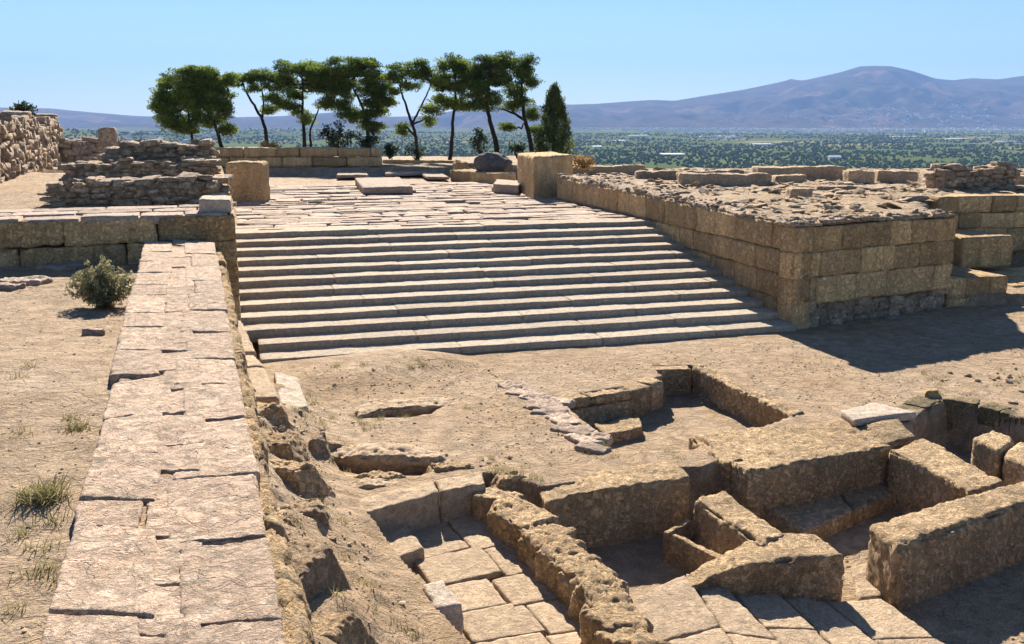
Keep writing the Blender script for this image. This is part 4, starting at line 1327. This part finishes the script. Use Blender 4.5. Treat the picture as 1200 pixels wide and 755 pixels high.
pine('tallest dense pine with a slanting trunk', 76, [[(584, 182), (580, 162), (575, 145), (570, 125), (572, 100), (575, 80)]],
     [(574, 84, 19, 18), (588, 72, 20, 11), (560, 102, 13, 17), (574, 118, 12, 12), (588, 95, 12, 10), (556, 124, 10, 8), (566, 74, 11, 9), (552, 90, 9, 10)], r0=.22, mat=M_pine_d, dens=1.2)
pine('last pine in the row, leaning right on a bent limb', 77, [[(625, 182), (620, 158), (614, 135), (611, 110), (612, 90)], [(617, 142), (600, 132), (588, 128)]],
     [(612, 84, 14, 12), (604, 106, 12, 10), (619, 74, 9, 8), (602, 124, 11, 7), (624, 135, 7, 7), (596, 148, 7, 5), (622, 96, 7, 8), (612, 118, 10, 6), (628, 152, 6, 7)], r0=.2, mat=M_pine_d)
# conifer on the right
def cone_tree(label, Y, u, vb, vt, hw):
    k = Y / 1190.
    base, top = atY(u, vb, Y), atY(u, vt, Y)
    t = thing('cypress_tree', label, 'tree', base)
    m = MB(); tube(m, [base - [0, 0, .4], base * .5 + top * .5, top], [.16, .1, .02], 7); m.build('trunk', M_bark, t)
    n = 260
    f = rng.random(n) ** .85
    wid = hw * k * np.clip(np.sin(np.pi * np.clip(.16 + .84 * (1 - f) * .72, 0, 1)) ** .8, .04, 1) * np.where(f > .9, .6, 1)
    wid = hw * k * np.minimum(1, (1 - f) ** .75 * 1.25 + .05) * (.8 + .2 * sstep(0, .12, f))
    a = rng.random(n) * 6.28
    rr = wid * rng.random(n) ** .35 * (.85 + .3 * rng.random(n))
    c = base + np.stack([np.cos(a) * rr, np.sin(a) * rr, f * (top - base)[2]], 1)
    m = MB()
    leaves(m, c, np.stack([.2 + .12 * rng.random(n)] * 2 + [.36 + .2 * rng.random(n)], 1), 44, .24, .3, upright=1.2, tonec=np.clip(.5 + .3 * rng.normal(size=n), 0, 1), tsp=.15)
    m.build('crown', M_cyp, t, smooth=False)
cone_tree('bushy cone shaped conifer standing alone right of the pines', 74, 649, 187, 104, 22)

def shrub(name, label, Y, u, v, ru, rv, mat=M_shrub, per=50, size=.22, group=None, n=None, cat='shrub', base=None):
    k = Y / 1190.
    c0 = atY(u, v, Y)
    g = atY(u, v + rv, Y)
    t = thing(name, label, cat, g, group)
    n = n or max(12, int(15 * ru * rv * k * k))
    d = rng.normal(size=(n, 3)); d /= np.linalg.norm(d, axis=1, keepdims=True)
    c = c0 + d * rng.random((n, 1)) ** .4 * np.array([ru * k, (ru + rv) / 2 * k * .8, rv * k]) * .85
    m = MB()
    for j in range(min(n, 26)):
        tube(m, curve(g - [0, 0, .1], c[j], 4, 0, .6), [.03, .022, .014, .006], 4)
    m.build('stem', M_bark, t)
    m = MB()
    leaves(m, c, np.full((n, 3), .34), per, size, .4, upright=.4, tonec=np.clip(.4 + .3 * rng.normal(size=n), 0, 1), tsp=.2)
    m.build('foliage', mat, t, smooth=False)
shrub('evergreen_shrub', 'large dark evergreen shrub under the broad dark pine', 75, 397, 160, 25, 17)
shrub('evergreen_shrub', 'dark shrub right of the broad dark pine trunk', 74.5, 434, 163, 18, 17)
shrub('evergreen_shrub', 'low dark shrub between the back wall and the sparse pine', 74, 456, 174, 9, 11)
shrub('evergreen_shrub', 'narrow dark shrub beneath the slanting pine', 74, 563, 164, 12, 18)
shrub('evergreen_shrub', 'thin low shrub at the base of the sparse pine', 75, 487, 178, 14, 8, per=26)
shrub('evergreen_shrub', 'low shrub at the foot of the leaning pine', 74, 606, 176, 12, 9, per=30)
shrub('evergreen_shrub', 'small green bush on top of the tall left wall', 50, 25, 128, 13, 6, size=.18)
shrub('dry_shrub', 'straw colored dry brush behind the massive pillar block', 55, 684, 190, 20, 5, mat=M_straw, size=.16, per=60, cat='brush')
shrub('dry_shrub', 'dry straw grass on the rise behind the back wall', 72, 316, 172, 26, 4, mat=M_straw, size=.2, per=30, cat='brush')
# gray green bush on the bare ground at left
def small_bush(label, u, v, w, h, n, mat, size, name='gray_green_bush', cat='bush'):
    p = at(u, v, 2.4); p[2] = H(p[:1], p[1:2])[0]
    t = thing(name, label, cat, p)
    tips = []
    m = MB()
    for j in range(n):
        a = rng.random() * 6.28
        r_ = rng.random() ** .6
        tip = p + [math.cos(a) * r_ * w, math.sin(a) * r_ * w * .8, h * (1 - .62 * r_ ** 2) * (.65 + .45 * rng.random())]
        c = curve(p + [rng.normal() * w * .12, rng.normal() * w * .1, -.03], tip, 6, -.06, .5)
        tube(m, c, np.linspace(.007, .002, 6), 3)
        tips.append(c[2:])
    m.build('stem', M_straw, t)
    c = np.concatenate(tips)
    m = MB()
    leaves(m, c, np.full((len(c), 3), .055), 12, size, .4, upright=.6, tonec=np.clip(.5 + .35 * rng.normal(size=len(c)), 0, 1), tsp=.2)
    m.build('foliage', mat, t, smooth=False)
small_bush('gray green bush growing on the bare ground left of the near wall', 122, 360, .66, .84, 170, M_bush, .06)
def tuft(label, u, v, w, h, n):
    p = at(u, v, 2.6); p[2] = H(p[:1], p[1:2])[0]
    m = MB()
    for j in range(n):
        b = p + [rng.normal() * w * .4, rng.normal() * w * .4, 0]
        b[2] = H(b[:1], b[1:2])[0] - .01
        tip = b + [rng.normal() * w * .5, rng.normal() * w * .5, h * (.5 + .6 * rng.random())]
        mid = (b + tip) / 2 + [0, 0, h * .12]
        s = np.array([rng.normal(), rng.normal(), 0]); s = s / np.linalg.norm(s) * .006
        m.add([b - s, b + s, mid + s * .7, mid - s * .7, tip], quads=[(0, 1, 2, 3)], tris=[(3, 2, 4)], tone=rng.random())
    return tag(m.build('grass_tuft', M_grass), label, 'grass tuft')
tuft('yellow green grass tuft at the left foot of the near wall', 55, 622, .20, .15, 300)
tuft('thin dry grass at the foot of the near wall above the tuft', 92, 530, .14, .10, 90)

# thin dry weeds along the walls and over the bank (uncountable)
m = MB()
pts = []
for u0, v0, u1, v1, z, n, sp in ((95, 470, 40, 740, 2.75, 7, .2), (300, 500, 420, 740, .3, 34, .45), (352, 470, 400, 540, .0, 18, .25), (330, 440, 500, 428, .1, 12, .2), (560, 545, 650, 560, 0, 12, .2), (740, 262, 925, 392, 0.0, 0, .1), (930, 388, 1110, 364, 0, 14, .12),
                              (0, 312, 270, 306, 2.4, 16, .25), (660, 530, 810, 535, 0, 12, .25), (1080, 450, 1200, 440, 0, 14, .4), (1010, 690, 1180, 640, -.9, 12, .3), (400, 500, 540, 480, 0, 10, .3), (0, 420, 90, 700, 2.7, 5, .8)):
    for k in range(n):
        t = rng.random()
        p = at(u0 + (u1 - u0) * t, v0 + (v1 - v0) * t, z)[:2] + rng.normal(size=2) * sp
        for j in range(int(14 + 40 * rng.random())):
            q = p + rng.normal(size=2) * .06
            pts.append(q)
pts = np.array(pts)
zz = H(pts[:, 0], pts[:, 1])
for q, z in zip(pts, zz):
    b = np.array([q[0], q[1], z - .01]); h = .03 + .10 * rng.random()
    tip = b + [rng.normal() * h * .5, rng.normal() * h * .5, h]
    s_ = np.array([rng.normal(), rng.normal(), 0]); s_ = s_ / np.linalg.norm(s_) * .005
    m.add([b - s_, b + s_, tip], tris=[(0, 1, 2)], tone=rng.random())
kind(m.build('dry_weeds', M_grass, smooth=False), 'stuff')

# ------------------------------------------------------------------ valley, mountains, villages
PZ = -73.0
def far_mat(name, cells, cols, scrub, bump=0.0):
    m = bpy.data.materials.new(name)
    m.use_nodes = True
    nt = m.node_tree
    nt.nodes.clear()
    L = nt.links.new
    out = nd(nt, 'ShaderNodeOutputMaterial')
    bs = nd(nt, 'ShaderNodeBsdfDiffuse')
    L(bs.outputs[0], out.inputs[0])
    tc = nd(nt, 'ShaderNodeTexCoord')
    vo = nd(nt, 'ShaderNodeTexVoronoi', inp={'Scale': 1 / cells})
    L(tc.outputs['Object'], vo.inputs['Vector'])
    sep = nd(nt, 'ShaderNodeSeparateColor')
    L(vo.outputs['Color'], sep.inputs[0])
    cr = nd(nt, 'ShaderNodeValToRGB')
    cr.color_ramp.interpolation = 'CONSTANT'
    el = cr.color_ramp.elements
    el[0].color = (*cols[0][1], 1); el[0].position = 0
    el[1].color = (*cols[1][1], 1); el[1].position = cols[1][0]
    for p, c in cols[2:]:
        e = el.new(p); e.color = (*c, 1)
    L(sep.outputs[0], cr.inputs[0])
    n = nd(nt, 'ShaderNodeTexNoise', inp={'Scale': 1 / (cells * .35), 'Detail': 9, 'Roughness': .72})
    L(tc.outputs['Object'], n.inputs['Vector'])
    mr = nd(nt, 'ShaderNodeMapRange', inp={'From Min': .42, 'From Max': .6})
    L(n.outputs['Fac'], mr.inputs['Value'])
    mx = nd(nt, 'ShaderNodeMix', data_type='RGBA')
    L(mr.outputs[0], mx.inputs[0])
    L(cr.outputs[0], mx.inputs[6])
    mx.inputs[7].default_value = (*scrub, 1)
    L(mx.outputs[2], bs.inputs['Color'])
    return m
M_plain = far_mat('olive_plain_fields', 240, [(0, (.085, .115, .042)), (.3, (.115, .145, .055)), (.5, (.08, .105, .04)), (.72, (.20, .185, .09)), (.82, (.12, .145, .058)), (.93, (.33, .275, .17))], (.085, .112, .042))
M_mount = far_mat('scrubby_mountain_rock', 420, [(0, (.10, .08, .06)), (.3, (.07, .065, .045)), (.62, (.12, .09, .065)), (.88, (.20, .13, .09))], (.055, .05, .034))

def Hfar(x, y):
    z = PZ + 3 * fbm2(x, y, .0012, 4, seed=60)
    # low hill with houses in the left middle distance
    z = z + 92 * np.exp(-(((x + 2350) / 900) ** 2 + ((y - 3300) / 900) ** 2)) * (1 + .35 * fbm2(x, y, .0022, 5, seed=61))
    z = z + 24 * np.exp(-(((x + 1250) / 900) ** 2 + ((y - 5200) / 900) ** 2)) * (1 + .45 * fbm2(x, y, .0022, 5, seed=62))
    return z
m = MB()
height_sheet(m, np.linspace(-9000, 9000, 220), np.concatenate([np.linspace(120, 3000, 90), np.linspace(3060, 9800, 110)]), f=Hfar)
kind(m.build('valley_plain', M_plain), 'structure')

prof = [(-1300, 128), (-700, 131), (-300, 127), (0, 126), (60, 127), (100, 131), (160, 136), (250, 138), (330, 136), (400, 131), (440, 137), (500, 136), (545, 127), (600, 122), (640, 124), (665, 122.5), (700, 121.5), (740, 118.5), (765, 117), (790, 118), (820, 113), (870, 105), (915, 95.5), (924, 92.5), (938, 94.5), (980, 85), (1004, 77.5), (1020, 77), (1040, 77.5), (1065, 83), (1092, 92), (1112, 94), (1135, 91.5), (1165, 93), (1200, 88), (1260, 84), (1400, 92), (1700, 105), (2200, 118), (2900, 128)]
RY = 12600.0
px_, pz_ = zip(*[((u - 600) / 1190. * RY, RY * math.tan(math.atan((377.5 - v) / F) - PITCH) + CH - PZ) for u, v in prof])
def Hmt(x, y):
    hgt = np.interp(x * RY / np.maximum(y, 4000) * .6 + x * .4, px_, pz_)
    t = np.clip((y - 8900) / (RY - 8900), 0, 1)
    up = .22 * sstep(0, .5, t) + .78 * t ** 1.9
    dn = np.where(y > RY, 1 - .6 * sstep(RY, RY + 3500, y), 1)
    n = fbm2(x, y, .0009, 6, seed=70)
    rid = 1 - np.abs(fbm2(x, y * .55, .0016, 5, seed=72)) * 2
    e = t * (1 - t) * 4 * (y < RY)
    z = PZ - 2 + hgt * up * dn + (hgt * .5 + 20) * e * (.5 * n + .85 * (rid - .6))
    # foothills
    z = z + 34 * np.exp(-((y - 9700) / 420) ** 2) * np.clip(.2 + 1.4 * fbm2(x, y * .3, .0011, 4, seed=75), 0, 2)
    return z
m = MB()
height_sheet(m, np.linspace(-15000, 19000, 560), np.concatenate([np.linspace(8700, RY, 90), np.linspace(RY + 150, 16400, 14)]), f=Hmt)
kind(m.build('mountains', M_mount), 'structure')

# olive groves on the plain: one mass of crowns
def groves(n):
    y = 1150 * (5600 / 1150.) ** rng.random(n)
    x = (rng.random(n) - .5) * 1.7 * y
    row = 9.0
    x = np.round(x / row) * row + rng.normal(size=n) * 1.2
    ff = fbm2(x, y, .0035, 4, seed=90)
    k = ff > -.16
    x, y = x[k], y[k]
    r_ = (1.4 + 1.5 * rng.random(len(x))) * (1 + y / 9000)
    v, t = ico(1)
    P = v[None] * np.stack([r_ * 1.15, r_ * 1.15, r_ * .95], 1)[:, None, :] * (1 + .25 * rng.normal(size=(len(x), len(v), 1)))
    P = P + np.stack([x, y, Hfar(x, y) + r_ * .7], 1)[:, None, :]
    T = t[None] + (np.arange(len(x)) * len(v))[:, None, None]
    m = MB()
    m.add(P.reshape(-1, 3), tris=T.reshape(-1, 3), tone=np.repeat(rng.random(len(x)), len(v)))
    kind(m.build('olive_groves', M_olive, smooth=False), 'stuff')
groves(30000)
def plain_mat(name, c, rough=.8):
    m = bpy.data.materials.new(name); m.use_nodes = True
    b = m.node_tree.nodes['Principled BSDF']
    n = m.node_tree.nodes.new('ShaderNodeTexNoise'); n.inputs['Scale'].default_value = .15
    x = m.node_tree.nodes.new('ShaderNodeMix'); x.data_type = 'RGBA'
    x.inputs[6].default_value = (*c, 1); x.inputs[7].default_value = (*[k * .8 for k in c], 1)
    m.node_tree.links.new(n.outputs['Fac'], x.inputs[0])
    m.node_tree.links.new(x.outputs[2], b.inputs['Base Color'])
    b.inputs['Roughness'].default_value = rough
    return m
M_white = plain_mat('whitewashed_plaster', (.74, .71, .66))
M_sheet = plain_mat('greenhouse_sheeting', (.66, .70, .70), .5)
M_roof = plain_mat('pale_tile_roof', (.42, .30, .23))
def houses(name, spots, s0, s1, mat, f, hh=(4, 8)):
    m = MB()
    for x, y in spots:
        z = float(f(np.array([x]), np.array([y]))[0])
        a, b, h = s0 + (s1 - s0) * rng.random(), s0 + (s1 - s0) * rng.random(), hh[0] + (hh[1] - hh[0]) * rng.random()
        v, q = grid_box(1, 1, 1)
        r_ = rng.random() * 3
        P = v * np.array([a / 2, b / 2, h / 2 + 2])
        P = np.c_[P[:, 0] * math.cos(r_) - P[:, 1] * math.sin(r_), P[:, 0] * math.sin(r_) + P[:, 1] * math.cos(r_), P[:, 2]] + [x, y, z + h / 2 - 2]
        m.add(P, quads=q, tone=.5)
    return kind(m.build(name, mat, smooth=False), 'stuff')
def spread(cl):
    o = []
    for u, y, su, sy, n in cl:
        for k in range(n):
            yy = y + rng.normal() * sy
            o.append(((u + rng.normal() * su - 600) / 1190. * yy, yy))
    return o
houses('valley_town', spread([(960, 6900, 80, 600, 260), (1090, 7200, 70, 600, 300), (840, 7600, 60, 600, 170), (740, 8000, 40, 300, 45), (1190, 6700, 50, 400, 90), (680, 7600, 60, 400, 30), (880, 5800, 90, 300, 36), (845, 4300, 14, 40, 12)]), 10, 24, M_white, Hfar, (8, 14))
houses('hillside_village', spread([(1140, 9700, 55, 400, 240), (1040, 9650, 40, 300, 120), (925, 9700, 16, 150, 24), (865, 9600, 14, 120, 14)]), 10, 24, M_white, Hmt, (8, 14))
houses('scattered_hill_houses', spread([(160, 3500, 60, 250, 40), (290, 5000, 40, 300, 60), (330, 5600, 30, 300, 40), (230, 4300, 40, 300, 40), (380, 6000, 60, 500, 50), (520, 6200, 60, 600, 40)]), 8, 15, M_white, Hfar, (6, 10))
def sheds(name, spots):
    m = MB()
    v, q = grid_box(1, 1, 1)
    for u, vv, w, d in spots:
        p = at(u, vv, PZ + 3)
        k = p[1] / 1190.
        P = v * np.array([w * k / 2, d / 2, 2.5]) + [p[0], p[1], float(Hfar(p[:1], p[1:2])[0]) + 2.2]
        m.add(P, quads=q, tone=.5)
    return kind(m.build(name, M_sheet, smooth=False), 'stuff')
sheds('greenhouses', [(788, 181, 26, 60), (726, 165, 14, 50), (748, 159, 22, 60), (893, 169, 24, 60), (1060, 160, 30, 70), (1120, 163, 24, 70), (700, 172, 10, 40), (1180, 166, 20, 50), (830, 160, 20, 60)])
# one white farm building that stands out in the groves
t = thing('farm_building', 'small white farm building alone among the olive groves', 'building', at(978, 188, PZ))
p = at(978, 187.5, PZ)
m = MB(); v, q = grid_box(1, 1, 1); m.add(v * [11, 7, 2.6] + [p[0], p[1], PZ + 3.2], quads=q); m.build('wall', M_white, t, smooth=False)
m = MB(); m.add(np.array([[-11.6, -7.5, 5.8], [11.6, -7.5, 5.8], [11.6, 7.5, 5.8], [-11.6, 7.5, 5.8], [-11, 0, 9], [11, 0, 9]]) + [p[0], p[1], PZ], quads=[(0, 1, 5, 4), (2, 3, 4, 5), (3, 2, 1, 0)], tris=[(0, 4, 3), (1, 2, 5)]); m.build('roof', M_sheet, t, smooth=False)

# ------------------------------------------------------------------ haze
hz = bpy.data.materials.new('valley_haze')
hz.use_nodes = True
hn = hz.node_tree
hn.nodes.clear()
ho = hn.nodes.new('ShaderNodeOutputMaterial')
hv = hn.nodes.new('ShaderNodeVolumePrincipled')
hv.inputs['Color'].default_value = (.29, .50, .98, 1)
hv.inputs['Density'].default_value = 6.2e-5
hv.inputs['Anisotropy'].default_value = 0.0
hn.links.new(hv.outputs[0], ho.inputs['Volume'])
m = MB(); v, q = grid_box(1, 1, 1)
lo, hi = np.array([-19500, -250, PZ - 10.]), np.array([19500, 16900, 1000.])
m.add(lo + (v + 1) / 2 * (hi - lo), quads=q)
kind(m.build('haze', hz, smooth=False), 'stuff')
